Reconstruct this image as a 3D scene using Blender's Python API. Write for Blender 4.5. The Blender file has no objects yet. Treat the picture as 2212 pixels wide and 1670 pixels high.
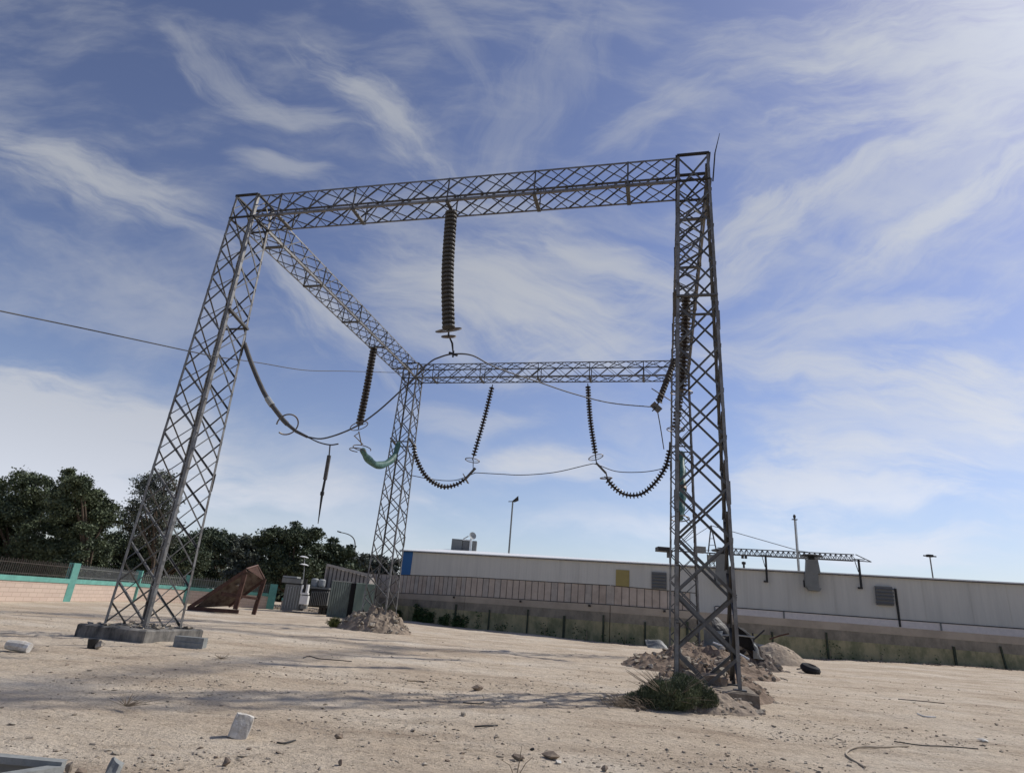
import bpy, bmesh, math, random
import numpy as np
from mathutils import Vector, Matrix, noise
random.seed(7); RNG=np.random.default_rng(7)
S=bpy.context.scene; COL=S.collection
# ------------------------------------------------------------------ camera (solved from the photograph)
FP,PITCH,ROLL,CH=1324.87,math.radians(19.8644),math.radians(4.7784),1.6
CX,CY=1106.,835.
fw=Vector((0,math.cos(PITCH),math.sin(PITCH))); r0=Vector((1,0,0)); u0=r0.cross(fw)
RT=r0*math.cos(ROLL)+u0*math.sin(ROLL); UP=-r0*math.sin(ROLL)+u0*math.cos(ROLL)
CAM=Vector((0,0,CH))
def ray(px,py): return fw+RT*((px-CX)/FP)+UP*((CY-py)/FP)
def at(px,py,Y):
    v=ray(px,py); return CAM+v*(Y/v.y)
def gnd(px,py,z=0.):
    v=ray(px,py); return CAM+v*((z-CH)/v.z)
def vpl(px,py,P,Q):                    # hit of a sight line with the vertical plane through plan points P, Q
    v=ray(px,py); n=Vector((Q[1]-P[1],P[0]-Q[0],0)); return CAM+v*((Vector((P[0],P[1],0))-CAM).dot(n)/v.dot(n))
def proj(P):
    v=Vector(P)-CAM; d=v.dot(fw); return CX+FP*v.dot(RT)/d, CY-FP*v.dot(UP)/d
cd=bpy.data.cameras.new('camera'); co=bpy.data.objects.new('camera',cd); COL.objects.link(co)
M=Matrix((RT,UP,-fw)).transposed().to_4x4(); M.translation=CAM; co.matrix_world=M
cd.sensor_width=36; cd.lens=36*FP/2212; cd.clip_start=.1; cd.clip_end=20000; S.camera=co
# ------------------------------------------------------------------ object helpers
def tag(o,label=None,cat=None,group=None,kind=None):
    if label:o['label']=label
    if cat:o['category']=cat
    if group:o['group']=group
    if kind:o['kind']=kind
    return o
def thing(name,loc,label,cat,group=None):
    o=bpy.data.objects.new(name,None); COL.objects.link(o); o.location=loc; o.empty_display_size=.2
    return tag(o,label,cat,group)
class MB:
    def __init__(s): s.v=[];s.f=[];s.m=[]
    def add(s,vs,fs,mi=0):
        n=len(s.v); s.v+= [tuple(v) for v in vs]; s.f+=[tuple(i+n for i in f) for f in fs]; s.m+=[mi]*len(fs); return s
    def box(s,c,h,rot=None,mi=0):      # centre, half sizes, rotation matrix
        c=Vector(c); vs=[]
        for x in(-1,1):
            for y in(-1,1):
                for z in(-1,1):
                    p=Vector((x*h[0],y*h[1],z*h[2])); vs.append(c+(rot@p if rot else p))
        return s.add(vs,[(0,1,3,2),(4,6,7,5),(0,4,5,1),(2,3,7,6),(0,2,6,4),(1,5,7,3)],mi)
    def bar(s,a,b,w,t=None,up=None,mi=0):
        a=Vector(a);b=Vector(b);d=b-a;L=d.length
        if L<1e-6:return s
        z=d/L; up=Vector(up) if up is not None else (Vector((0,0,1)) if abs(z.z)<.9 else Vector((0,1,0)))
        x=up.cross(z); x=x.normalized() if x.length>1e-5 else Vector((1,0,0)); y=z.cross(x)
        return s.box((a+b)/2,(w/2,(t or w)/2,L/2),Matrix((x,y,z)).transposed(),mi)
    def angle(s,a,b,w,n,t=.01,flip=1): # steel angle a->b ; one flange lies in the face with normal n, the other along -n
        a=Vector(a);b=Vector(b);n=Vector(n).normalized();d=(b-a).normalized();q=d.cross(n).normalized()*flip
        s.bar(a,b,w,t,up=n)
        o=q*(w/2-t/2)-n*(w/2+t/2+.0005); 
        s.bar(a+o,b+o,t,w,up=n)
        return s
    def leg(s,a,b,w,e1,e2,t=.013):     # corner angle with flanges along e1 and e2
        a=Vector(a);b=Vector(b);e1=Vector(e1);e2=Vector(e2)
        s.bar(a+e1*w/2,b+e1*w/2,w,t,up=e2)
        o=e2*(w/2+t/2+.0005)+e1*t/2; s.bar(a+o,b+o,t,w,up=e2); return s
    def tube(s,pts,r,n=8,cap=True,mi=0,closed=False):
        pts=[Vector(p) for p in pts]; N=len(pts); rr=r if hasattr(r,'__len__') else [r]*N; vs=[];prev=None
        for i,p in enumerate(pts):
            if closed: d=pts[(i+1)%N]-pts[i-1]
            else: d=pts[min(i+1,N-1)]-pts[max(i-1,0)]
            d.normalize()
            if prev is None: a=Vector((0,0,1)) if abs(d.z)<.9 else Vector((1,0,0)); x=a.cross(d).normalized()
            else: x=(prev-d*prev.dot(d)).normalized()
            prev=x;y=d.cross(x)
            for k in range(n):
                an=2*math.pi*k/n; vs.append(p+(x*math.cos(an)+y*math.sin(an))*rr[i])
        fs=[]
        for i in range(N if closed else N-1):
            for k in range(n):
                j=(i+1)%N; fs.append((i*n+k,i*n+(k+1)%n,j*n+(k+1)%n,j*n+k))
        if cap and not closed: fs+= [tuple(range(n))[::-1],tuple(range((N-1)*n,N*n))]
        return s.add(vs,fs,mi)
    def lathe(s,prof,n=16,mat=None,mi=0): # profile (r,z) about local z
        vs=[]
        for r,z in prof:
            for k in range(n):
                a=2*math.pi*k/n; p=Vector((r*math.cos(a),r*math.sin(a),z)); vs.append(mat@p if mat else p)
        fs=[]
        for i in range(len(prof)-1):
            for k in range(n): fs.append((i*n+k,i*n+(k+1)%n,(i+1)*n+(k+1)%n,(i+1)*n+k))
        fs+=[tuple(range(n))[::-1],tuple(range((len(prof)-1)*n,len(prof)*n))]
        return s.add(vs,fs,mi)
    def poly(s,pts,d,mi=0):            # prism: outline pts extruded by vector d
        n=len(pts); pts=[Vector(p) for p in pts]; d=Vector(d)
        return s.add(pts+[p+d for p in pts],[tuple(range(n))[::-1],tuple(range(n,2*n))]+[(i,(i+1)%n,n+(i+1)%n,n+i) for i in range(n)],mi)
    def build(s,name,mat,parent=None,smooth=False,org=None):
        # vertices are given in world coordinates; they are stored relative to the thing's own origin
        if parent is not None:
            r=parent
            while r.parent: r=r.parent
            O=Vector(r.location)
        else:
            O=Vector(org) if org is not None else Vector((0,0,0))
        me=bpy.data.meshes.new(name); me.from_pydata([(v[0]-O.x,v[1]-O.y,v[2]-O.z) for v in s.v],[],s.f)
        for m in (mat if isinstance(mat,(list,tuple)) else [mat]): me.materials.append(m)
        if any(s.m): me.polygons.foreach_set('material_index',s.m)
        me.update()
        bm=bmesh.new(); bm.from_mesh(me); bmesh.ops.recalc_face_normals(bm,faces=bm.faces); bm.to_mesh(me); bm.free()
        if smooth: me.polygons.foreach_set('use_smooth',[True]*len(me.polygons))
        o=bpy.data.objects.new(name,me); COL.objects.link(o)
        if parent is not None: o.parent=parent
        else: o.location=O
        return o
def base_of(mb):
    xs=[v[0] for v in mb.v]; ys=[v[1] for v in mb.v]; return ((min(xs)+max(xs))/2,(min(ys)+max(ys))/2,min(v[2] for v in mb.v))
# ------------------------------------------------------------------ materials
def mat(name,col,rough=.8,metal=0.,var=.0,vscale=3.,col2=None,bump=0.,bscale=20.,stretch=None,detail=6,spec=.3,trans=0.):
    m=bpy.data.materials.new(name); m.use_nodes=True; nt=m.node_tree; N=nt.nodes; L=nt.links
    b=N['Principled BSDF']; b.inputs['Roughness'].default_value=rough; b.inputs['Metallic'].default_value=metal
    b.inputs['Specular IOR Level'].default_value=spec
    b.inputs['Base Color'].default_value=(*col,1)
    tc=N.new('ShaderNodeTexCoord'); src=tc.outputs['Object']
    if stretch:
        mp=N.new('ShaderNodeMapping'); mp.inputs['Scale'].default_value=stretch; L.new(src,mp.inputs['Vector']); src=mp.outputs[0]
    if col2 is not None or var:
        nz=N.new('ShaderNodeTexNoise'); nz.inputs['Scale'].default_value=vscale; nz.inputs['Detail'].default_value=detail; nz.inputs['Roughness'].default_value=.65
        L.new(src,nz.inputs['Vector']); rp=N.new('ShaderNodeValToRGB'); e=rp.color_ramp.elements
        c2=col2 if col2 is not None else tuple(c*(1-var) for c in col)
        e[0].position=.35; e[0].color=(*c2,1); e[1].position=.62; e[1].color=(*col,1)
        L.new(nz.outputs[0],rp.inputs[0]); L.new(rp.outputs[0],b.inputs['Base Color'])
    if bump:
        n2=N.new('ShaderNodeTexNoise'); n2.inputs['Scale'].default_value=bscale; n2.inputs['Detail'].default_value=8; L.new(src,n2.inputs['Vector'])
        bp=N.new('ShaderNodeBump'); bp.inputs['Strength'].default_value=1; bp.inputs['Distance'].default_value=bump
        L.new(n2.outputs[0],bp.inputs['Height']); L.new(bp.outputs[0],b.inputs['Normal'])
    if trans:
        tr=N.new('ShaderNodeBsdfTranslucent'); tr.inputs[0].default_value=(*col,1); mx=N.new('ShaderNodeMixShader'); mx.inputs[0].default_value=trans
        L.new(b.outputs[0],mx.inputs[1]); L.new(tr.outputs[0],mx.inputs[2]); L.new(mx.outputs[0],N['Material Output'].inputs['Surface'])
    return m
def leafmat(name,c1,c2,c3=None):
    m=mat(name,c1,rough=.6,spec=.25); N=m.node_tree.nodes; L=m.node_tree.links; b=N['Principled BSDF']
    g=N.new('ShaderNodeTexCoord'); w=N.new('ShaderNodeTexWhiteNoise'); w.noise_dimensions='3D'
    sn=N.new('ShaderNodeVectorMath'); sn.operation='SNAP'; sn.inputs[1].default_value=(.3,.3,.3); L.new(g.outputs['Object'],sn.inputs[0]); L.new(sn.outputs[0],w.inputs[0])
    nz=N.new('ShaderNodeTexNoise'); nz.inputs['Scale'].default_value=.9; nz.inputs['Detail'].default_value=3; L.new(g.outputs['Object'],nz.inputs['Vector'])
    ad=N.new('ShaderNodeMath'); ad.operation='MULTIPLY_ADD'; ad.inputs[1].default_value=.35; L.new(w.outputs[0],ad.inputs[0]); L.new(nz.outputs[0],ad.inputs[2])
    rp=N.new('ShaderNodeValToRGB'); e=rp.color_ramp.elements; e[0].position=.4;e[0].color=(*c2,1);e[1].position=.85;e[1].color=(*c1,1)
    L.new(ad.outputs[0],rp.inputs[0]); L.new(rp.outputs[0],b.inputs['Base Color'])
    return m
STEEL=mat('galvanised_steel',(.12,.122,.122),rough=.5,metal=.5,col2=(.075,.07,.065),vscale=2.5,spec=.4)
STEEL_LIT=mat('sunlit_galvanised_steel',(.22,.22,.215),rough=.5,metal=.45,col2=(.12,.11,.10),vscale=3,spec=.4)  # legs and chords: their sunlit grey is put into the steel colour
DARKST=mat('dark_steel',(.045,.043,.042),rough=.6,metal=.4,var=.3)
PORC=mat('dark_glazed_insulator',(.035,.028,.024),rough=.35,var=.4,vscale=8,spec=.4)
PORCG=mat('grey_dusty_insulator',(.075,.072,.068),rough=.6,var=.45,vscale=6,spec=.3)
RINGM=mat('weathered_ring_metal',(.15,.14,.12),rough=.5,metal=.4,col2=(.14,.1,.07))
WIRE=mat('conductor_wire',(.08,.08,.085),rough=.6,metal=.4)
SLEEVE=mat('grey_sleeve',(.10,.095,.09),rough=.7,var=.4,vscale=5)
GREENW=mat('green_translucent_wrap',(.13,.25,.22),rough=.5,col2=(.06,.13,.115),vscale=5,trans=.3,bump=.01,bscale=12)
CONC=mat('weathered_concrete',(.36,.33,.29),rough=.95,col2=(.2,.185,.165),vscale=3,bump=.02,bscale=14)
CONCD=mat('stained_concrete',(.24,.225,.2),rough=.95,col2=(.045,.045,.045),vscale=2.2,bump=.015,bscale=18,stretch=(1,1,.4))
BLOCKG=mat('grey_kerb_concrete',(.26,.27,.26),rough=.9,var=.3,vscale=6,bump=.006,bscale=30)
DIRT=mat('dug_earth',(.33,.265,.20),rough=1,col2=(.16,.125,.095),vscale=2.5,bump=.05,bscale=6)
SAND=mat('reddish_sand',(.40,.325,.24),rough=1,col2=(.29,.23,.17),vscale=3,bump=.02,bscale=12)
ROCKM=mat('pale_rock',(.42,.365,.29),rough=.95,col2=(.2,.165,.125),vscale=4,bump=.02,bscale=14)
ROCKB=mat('brown_rock',(.27,.215,.16),rough=.95,col2=(.17,.13,.1),vscale=4,bump=.02,bscale=12)
WHITEB=mat('white_painted_block',(.66,.64,.59),rough=.8,col2=(.42,.38,.32),vscale=9,bump=.006,bscale=40)
RUST=mat('rusty_brown_paint',(.105,.055,.04),rough=.8,col2=(.05,.028,.022),vscale=4,metal=.05,bump=.006,bscale=20)
RUSTD=mat('rusty_deck_plate',(.06,.038,.03),rough=.9,col2=(.15,.125,.10),vscale=2.2)
TEAL=mat('teal_paint',(.15,.38,.32),rough=.75,var=.25,vscale=2)
PINKC=mat('pink_block_wall',(.5,.36,.285),rough=.9,var=.1)
GREY=mat('grey_painted_metal',(.20,.205,.195),rough=.6,var=.25,vscale=2,stretch=(1,1,.3))
LGREY=mat('light_grey_metal',(.33,.34,.33),rough=.55,var=.2)
WHITE=mat('white_paint',(.72,.72,.70),rough=.5,var=.15)
BLACK=mat('black_rubber',(.02,.02,.022),rough=.85)
DARKHOLE=mat('interior_shade',(.012,.012,.012),rough=1)
GREENC=mat('pale_green_container',(.30,.37,.32),rough=.6,col2=(.18,.24,.21),vscale=2,stretch=(1,1,.3))
GREEN_SHADE=mat('shaded_green_container',(.13,.155,.14),rough=.65,var=.3,vscale=2)  # same container green, darkened for the leaf turned away from the sun
CRANE=mat('crane_steel',(.10,.105,.11),rough=.6)
CLAD=mat('grey_cladding',(.5,.5,.48),rough=.5,var=.0)
ROOFW=mat('white_roof_sheet',(.78,.78,.76),rough=.45,var=.06)
BLUE=mat('blue_cladding',(.03,.12,.30),rough=.5)
YEL=mat('ochre_panel',(.34,.27,.10),rough=.7,var=.15,vscale=1)
LOUV=mat('louvre_grey',(.14,.14,.135),rough=.7)
DUCT=mat('duct_grey',(.20,.205,.195),rough=.55,var=.2,vscale=.8)
BARK=mat('bark',(.12,.09,.065),rough=1,var=.4,vscale=6,bump=.03,bscale=10)
TWIG=mat('dry_twig',(.32,.26,.19),rough=1,var=.4,vscale=10)
LEAF_A=leafmat('acacia_leaf',(.115,.14,.075),(.04,.056,.032))
LEAF_B=leafmat('dark_leaf',(.09,.115,.065),(.032,.045,.028))
LEAF_C=leafmat('grey_green_leaf',(.15,.165,.125),(.065,.075,.06))
LEAF_D=leafmat('bush_leaf',(.13,.15,.075),(.045,.058,.032))
LEAF_Y=leafmat('yellowish_shrub_leaf',(.16,.17,.05),(.05,.065,.022))
VINE=leafmat('vine_leaf',(.05,.09,.03),(.02,.04,.016))
# cladding: fine vertical ribs plus run-off streaks
def ribs(m,scale,dist,axis='X'):
    N=m.node_tree.nodes;L=m.node_tree.links;b=N['Principled BSDF']; tc=N.new('ShaderNodeTexCoord')
    w=N.new('ShaderNodeTexWave'); w.bands_direction=axis; w.inputs['Scale'].default_value=scale; L.new(tc.outputs['Object'],w.inputs['Vector'])
    bp=N.new('ShaderNodeBump'); bp.inputs['Distance'].default_value=dist; bp.inputs['Strength'].default_value=1; L.new(w.outputs['Fac'],bp.inputs['Height']); L.new(bp.outputs[0],b.inputs['Normal'])
ribs(CLAD,1.1,.006)
def streaks(m,c1,c2,sc=(.9,.9,.08),lo=.45,hi=.7,scale=1.):
    N=m.node_tree.nodes;L=m.node_tree.links;b=N['Principled BSDF']; tc=N.new('ShaderNodeTexCoord'); mp=N.new('ShaderNodeMapping'); mp.inputs['Scale'].default_value=sc
    L.new(tc.outputs['Object'],mp.inputs[0]); nz=N.new('ShaderNodeTexNoise'); nz.inputs['Scale'].default_value=scale; nz.inputs['Detail'].default_value=7; nz.inputs['Roughness'].default_value=.7; L.new(mp.outputs[0],nz.inputs['Vector'])
    rp=N.new('ShaderNodeValToRGB'); e=rp.color_ramp.elements; e[0].position=lo;e[0].color=(*c1,1);e[1].position=hi;e[1].color=(*c2,1)
    L.new(nz.outputs[0],rp.inputs[0]); L.new(rp.outputs[0],b.inputs['Base Color'])
streaks(CLAD,(.55,.53,.475),(.475,.46,.415),(1.3,1.3,.07))
W_TOP=mat('wall_plaster_band',(.34,.29,.24),rough=.95,bump=.01); streaks(W_TOP,(.35,.305,.25),(.25,.22,.18),(.5,.5,.5),.4,.7)
W_MID=mat('wall_dark_render',(.16,.145,.12),rough=.95,bump=.02); streaks(W_MID,(.235,.21,.17),(.15,.137,.112),(1.2,1.2,.8),.4,.62)
W_LOW=mat('wall_mossy_render',(.2,.2,.1),rough=.95,bump=.02); streaks(W_LOW,(.30,.27,.165),(.15,.155,.09),(1.1,1.1,.7),.42,.62)
PANELS=[mat('fence_sheet_pink',(.42,.36,.31),rough=.7,var=.2,vscale=1.5),mat('fence_sheet_grey',(.38,.345,.31),rough=.7,var=.25,vscale=1.5),mat('fence_sheet_brown',(.39,.33,.28),rough=.7,var=.25,vscale=1.5)]
# pink blockwork: mortar joints by brick texture
def brick(m,c1,c2,cm):
    N=m.node_tree.nodes;L=m.node_tree.links;b=N['Principled BSDF']; tc=N.new('ShaderNodeTexCoord'); sx=N.new('ShaderNodeSeparateXYZ'); cb=N.new('ShaderNodeCombineXYZ')
    L.new(tc.outputs['Object'],sx.inputs[0]); ad=N.new('ShaderNodeMath'); ad.operation='ADD'; L.new(sx.outputs[0],ad.inputs[0]); L.new(sx.outputs[1],ad.inputs[1]); L.new(ad.outputs[0],cb.inputs[0]); L.new(sx.outputs[2],cb.inputs[1])
    br=N.new('ShaderNodeTexBrick'); br.inputs['Scale'].default_value=1; br.inputs['Brick Width'].default_value=.62; br.inputs['Row Height'].default_value=.22; br.inputs['Mortar Size'].default_value=.014
    br.inputs['Color1'].default_value=(*c1,1);br.inputs['Color2'].default_value=(*c2,1);br.inputs['Mortar'].default_value=(*cm,1); L.new(cb.outputs[0],br.inputs['Vector']); L.new(br.outputs['Color'],b.inputs['Base Color'])
brick(PINKC,(.54,.43,.35),(.49,.385,.315),(.36,.28,.22))
# ground
def ground_mat():
    m=bpy.data.materials.new('desert_ground'); m.use_nodes=True; nt=m.node_tree;N=nt.nodes;L=nt.links;b=N['Principled BSDF'];b.inputs['Roughness'].default_value=1;b.inputs['Specular IOR Level'].default_value=.1
    tc=N.new('ShaderNodeTexCoord')
    def noise_(s,d=6,sc=None,r=.6):
        n=N.new('ShaderNodeTexNoise'); n.inputs['Scale'].default_value=s;n.inputs['Detail'].default_value=d;n.inputs['Roughness'].default_value=r
        if sc:
            mp=N.new('ShaderNodeMapping');mp.inputs['Scale'].default_value=sc;L.new(tc.outputs['Object'],mp.inputs[0]);L.new(mp.outputs[0],n.inputs['Vector'])
        else: L.new(tc.outputs['Object'],n.inputs['Vector'])
        return n.outputs[0]
    def ramp(x,*st):
        rp=N.new('ShaderNodeValToRGB'); el=rp.color_ramp.elements
        while len(el)<len(st): el.new(.5)
        for e,(p,c) in zip(el,st): e.position=p; e.color=(*c,1)
        L.new(x,rp.inputs[0]); return rp.outputs[0]
    def mix(a,bb,f,mode='MIX'):
        mx=N.new('ShaderNodeMix'); mx.data_type='RGBA'; mx.blend_type=mode
        if isinstance(f,float): mx.inputs['Factor'].default_value=f
        else: L.new(f,mx.inputs['Factor'])
        L.new(a,mx.inputs[6]); L.new(bb,mx.inputs[7]); return mx.outputs[2]
    big=ramp(noise_(.22,5,(1,1.6,1)),(.32,(.49,.395,.295)),(.5,(.60,.505,.39)),(.68,(.68,.60,.49)))
    med=ramp(noise_(1.3,7,(.55,1.5,1),.7),(.30,(.62,.59,.57)),(.47,(.93,.92,.91)),(.68,(1.05,1.045,1.04)))
    c=mix(big,med,.8,'MULTIPLY')
    fine=ramp(noise_(16,8,None,.75),(.33,(.5,.47,.45)),(.47,(.95,.95,.94)),(.65,(1.08,1.07,1.06)))
    c=mix(c,fine,.95,'MULTIPLY')
    # wheel ruts: faint darker drags across the yard
    w=N.new('ShaderNodeTexWave'); w.bands_direction='Y'; w.inputs['Scale'].default_value=.12; w.inputs['Distortion'].default_value=9; w.inputs['Detail'].default_value=3; w.inputs['Detail Scale'].default_value=.5
    mp=N.new('ShaderNodeMapping'); mp.inputs['Scale'].default_value=(.3,1,1); mp.inputs['Rotation'].default_value=(0,0,.25); L.new(tc.outputs['Object'],mp.inputs[0]); L.new(mp.outputs[0],w.inputs['Vector'])
    c=mix(c,ramp(w.outputs['Fac'],(.0,(.8,.78,.77)),(.06,(.93,.92,.92)),(.18,(1,1,1))),.6,'MULTIPLY')
    v=N.new('ShaderNodeTexVoronoi'); v.inputs['Scale'].default_value=5; L.new(tc.outputs['Object'],v.inputs['Vector'])
    c=mix(c,ramp(v.outputs['Distance'],(.0,(.45,.40,.36)),(.07,(.5,.46,.42)),(.11,(1,1,1))),.6,'MULTIPLY')
    L.new(c,b.inputs['Base Color'])
    ad=N.new('ShaderNodeMath');ad.operation='MULTIPLY_ADD';ad.inputs[1].default_value=.35; L.new(noise_(30,6,None,.7),ad.inputs[0]); L.new(noise_(5,8,(.7,1.2,1),.65),ad.inputs[2])
    bp=N.new('ShaderNodeBump');bp.inputs['Distance'].default_value=.10;bp.inputs['Strength'].default_value=1; L.new(ad.outputs[0],bp.inputs['Height']);L.new(bp.outputs[0],b.inputs['Normal'])
    return m
GROUND=ground_mat()
# ------------------------------------------------------------------ ground
def sstep(a,b,x): t=min(1,max(0,(x-a)/(b-a))); return t*t*(3-2*t)
def gz(x,y):
    d=math.hypot(x,y)
    z=.10*(noise.noise(Vector((x*.16,y*.16,3)))) + .045*noise.noise(Vector((x*.7,y*.8,9)))
    z+=.022*noise.noise(Vector((x*2.3,y*2.9,1)))
    if d<30: z+=.016*noise.noise(Vector((x*6.5,y*7.5,5)))*(1-sstep(15,30,d))
    k=1-sstep(50,80,d)
    z*=k*.9
    z+=.38*sstep(16,34,x)*sstep(26,44,y)*(1-sstep(80,140,d))
    return z-.02
def axis(segs):
    out=[]
    for a,b,n in segs: out+=list(np.linspace(a,b,n,endpoint=False))
    return out+[segs[-1][1]]
xs=axis([(-4000,-400,6),(-400,-60,14),(-60,-16,60),(-16,16,400),(16,60,120),(60,400,14),(400,4000,6)])
ys=axis([(-4000,-300,6),(-300,-10,12),(-10,4,28),(4,16,200),(16,34,140),(34,75,90),(75,400,16),(400,4000,6)])
g=MB(); nx=len(xs)
g.v=[(x,y,gz(x,y)) for y in ys for x in xs]
g.f=[(j*nx+i,j*nx+i+1,(j+1)*nx+i+1,(j+1)*nx+i) for j in range(len(ys)-1) for i in range(nx-1)]; g.m=[0]*len(g.f)
tag(g.build('ground',GROUND,smooth=True),'pale sandy dirt yard strewn with clods','ground',kind='structure')
# ------------------------------------------------------------------ gantry
FR=Vector((4.933,15.199,0)); YAW=math.radians(-14.671); U=Vector((math.cos(YAW),math.sin(YAW),0)); V=Vector((-math.sin(YAW),math.cos(YAW),0)); Z=Vector((0,0,1))
W_,D_=15.35,15.72; SB,ST=.6985,.459; HB,HT=13.822,14.789
PL={'FR':FR,'FL':FR-U*W_,'BR':FR+V*D_,'BL':FR-U*W_+V*D_}
def pt(t,i,j,z):
    s=SB+(ST-SB)*min(z/HT,1); c=PL[t]+U*i*s+V*j*s; return Vector((c.x,c.y,z))
gantry=thing('lattice_gantry',(PL['FR']+PL['BL'])*.5,'square grey steel lattice gantry of four leaning-in columns joined by four box beams on top','gantry')
GO=gantry.location
def panels(a,b,n,half):
    return [a+(b-a)*(k+half)/n for k in range(-1 if half else 0,int(math.ceil(n))+1)]
def column(t,z0):
    hub=MB().box(PL[t]+Z*(z0+.02),(SB*.3,.02,.02)); 
    LW=.078 if t=='FR' else .072; first=MB(); first.leg(pt(t,-1,-1,z0),pt(t,-1,-1,HT),LW,U,V); col=first.build('lattice_column',STEEL_LIT,gantry)
    for i,j in((1,-1),(1,1),(-1,1)):
        m=MB(); m.leg(pt(t,i,j,z0),pt(t,i,j,HT),LW*(1.3 if (i,j)==(1,-1) and t=='FL' else 1),U*-i,V*-j)
        for z in (4.6,9.2):   # splice plates
            m.box(pt(t,i,j,z)-U*i*.03+V*j*.009,(.05,.006,.28),Matrix((U,V,Z)).transposed())
        m.build('leg',STEEL_LIT,col)
    n=13 if t in('FL','BL') else 11.5
    for (i0,j0,i1,j1,nrm,half) in((-1,-1,1,-1,-V,0),(1,-1,1,1,U,.5),(-1,1,1,1,V,0),(-1,-1,-1,1,-U,.5)):
        m=MB(); half=(.5-half) if t in('FR','BR') else half; zs=panels(z0+.05,HT-.05,n,half); off=nrm*.012
        for k in range(len(zs)-1):
            a,b=zs[k],zs[k+1]
            def P(i,j,z,other,zo):
                p=pt(t,i,j,z);q=pt(t,*other,zo)
                for lim in(z0+.03,HT-.03):
                    if (p.z<lim if lim<5 else p.z>lim) : s=(lim-p.z)/(q.z-p.z); p=p+(q-p)*s
                return p
            if a>HT-.12: continue
            A=P(i0,j0,a,(i1,j1),b);B=P(i1,j1,b,(i0,j0),a);C=P(i0,j0,b,(i1,j1),a);D=P(i1,j1,a,(i0,j0),b)
            bw_=.048 if t=='FR' else .042; bw_*=(1.45-.07*min(a,6.5)) if t=='FR' else 1.; bw_=max(bw_,.04); m.angle(A-off*.5,B-off*.5,bw_*(.95 if t=='FR' else .75),nrm,.007); m.angle(C-off*2.5,D-off*2.5,bw_*1.2,nrm,.007,-1)
            for p in(A,B): m.box(p-off*.2+( (B-A).normalized() if p is A else (A-B).normalized())*.05,(.05,.05,.05) if False else (.045,.004,.06),Matrix((nrm.cross(Z),nrm,Z)).transposed())
        m.build('bracing',STEEL,col)
    for z,w in((HT-.02,.09),(HB,.07)):
        m=MB()
        for (a,b) in(((-1,-1),(1,-1)),((1,-1),(1,1)),((1,1),(-1,1)),((-1,1),(-1,-1))): m.bar(pt(t,*a,z),pt(t,*b,z),w,w*.6)
        m.build('top_frame' if z>HB+.1 else 'beam_seat',DARKST,col)
    arms={'FL':(1,),'BL':(1,-1),'FR':(-1,),'BR':(-1,)}[t]
    for s in arms: MB().bar(pt(t,s,-1,10.15)+U*s*.02,pt(t,s,1,9.9)+U*s*.02,.12,.07).build('crossbar',STEEL,col)
    if t!='FL': MB().bar(pt(t,-1,-1,9.95)-V*.03,pt(t,1,-1,9.95)-V*.03,.09,.05).build('crossbar',STEEL,col)
    MB().bar(pt(t,1,1,9.95)+V*.03,pt(t,-1,1,9.95)+V*.03,.07,.05).build('crossbar',STEEL,col)
    for i in(-1,1):
        for j in(-1,1): MB().box(pt(t,i,j,z0+.01)-U*i*.04-V*j*.04,(.13,.13,.02),Matrix((U,V,Z)).transposed()).build('foot_plate',STEEL,col)
    return col
for t,z0 in(('FL',.31),('FR',.34),('BL',.45),('BR',.3)): column(t,z0)
def beam(P,dirv,L,side):
    # box truss from plan point P along dirv, length L ; side = horizontal normal
    s=.455; hb,ht=HB,HT-.09; c={}
    A=P; B=P+dirv*L
    def q(x,i,z): return Vector((A+dirv*x+side*i*s).to_tuple()[:2]+(z,))
    root=None
    for i in(-1,1):
        for z,sg in((hb,1),(ht,-1)):
            m=MB().leg(q(0,i,z),q(L,i,z),(.07 if (i,z)==(-1,hb) else .045),side*-i,Z*sg); 
            if root is None: root=m.build('lattice_beam',STEEL_LIT,gantry)
            else: m.build('chord',STEEL_LIT,root)
    n=15
    for kind,nrm in(('f',-1),('b',1),('top',0),('bot',0)):
        m=MB(); half=.5 if kind in('b','top') else 0; xs_=[L*(k+half)/n for k in range(-1 if half else 0,n+1)]
        for k in range(len(xs_)-1):
            a,b=xs_[k],xs_[k+1]; ta=max(0,(0-a)/(b-a)); tb=min(1,(L-a)/(b-a))
            def mk(p0,p1,nv,o,fl):
                p0,p1=p0+(p1-p0)*ta,p0+(p1-p0)*tb; m.angle(p0-nv*o,p1-nv*o,(.036 if fl>0 else .026),nv,.006,fl)
            if kind in'fb':
                nv=side*nrm; mk(q(a,nrm,hb),q(b,nrm,ht),nv,.01,1); mk(q(a,nrm,ht),q(b,nrm,hb),nv,.03,-1)
            else:
                zz,nv=(ht,Z) if kind=='top' else (hb,-Z); mk(q(a,-1,zz),q(b,1,zz),nv,.01,1); mk(q(a,1,zz),q(b,-1,zz),nv,.03,-1)
        m.build('bracing',STEEL,root)
    for k in range(3,n,3) if False else (1,4,7.5,10.5,13.5):
        x=L*k/n; m=MB().bar(q(x,-1,hb-.01),q(x,1,hb-.01),.12,.05); m.bar(q(x,-1,hb),q(x,-1,ht),.045); m.bar(q(x,1,hb),q(x,1,ht),.045); m.build('crossbar',STEEL,root)
    return root
e=.47
beam(PL['FL']+U*e,U,W_-2*e,V); beam(PL['BL']+U*e,U,W_-2*e,V); beam(PL['FL']+V*e,V,D_-2*e,-U); beam(PL['FR']+V*e,V,D_-2*e,-U)
sp=pt('FR',1,-1,HB)+U*.06
m=MB().tube([sp-Z*.1,sp+Z*.9+U*.09,at(1554.5,289,sp.y+.02)],[.022,.02,.008],6); m.build('lightning_spike',DARKST,gantry)
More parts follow.
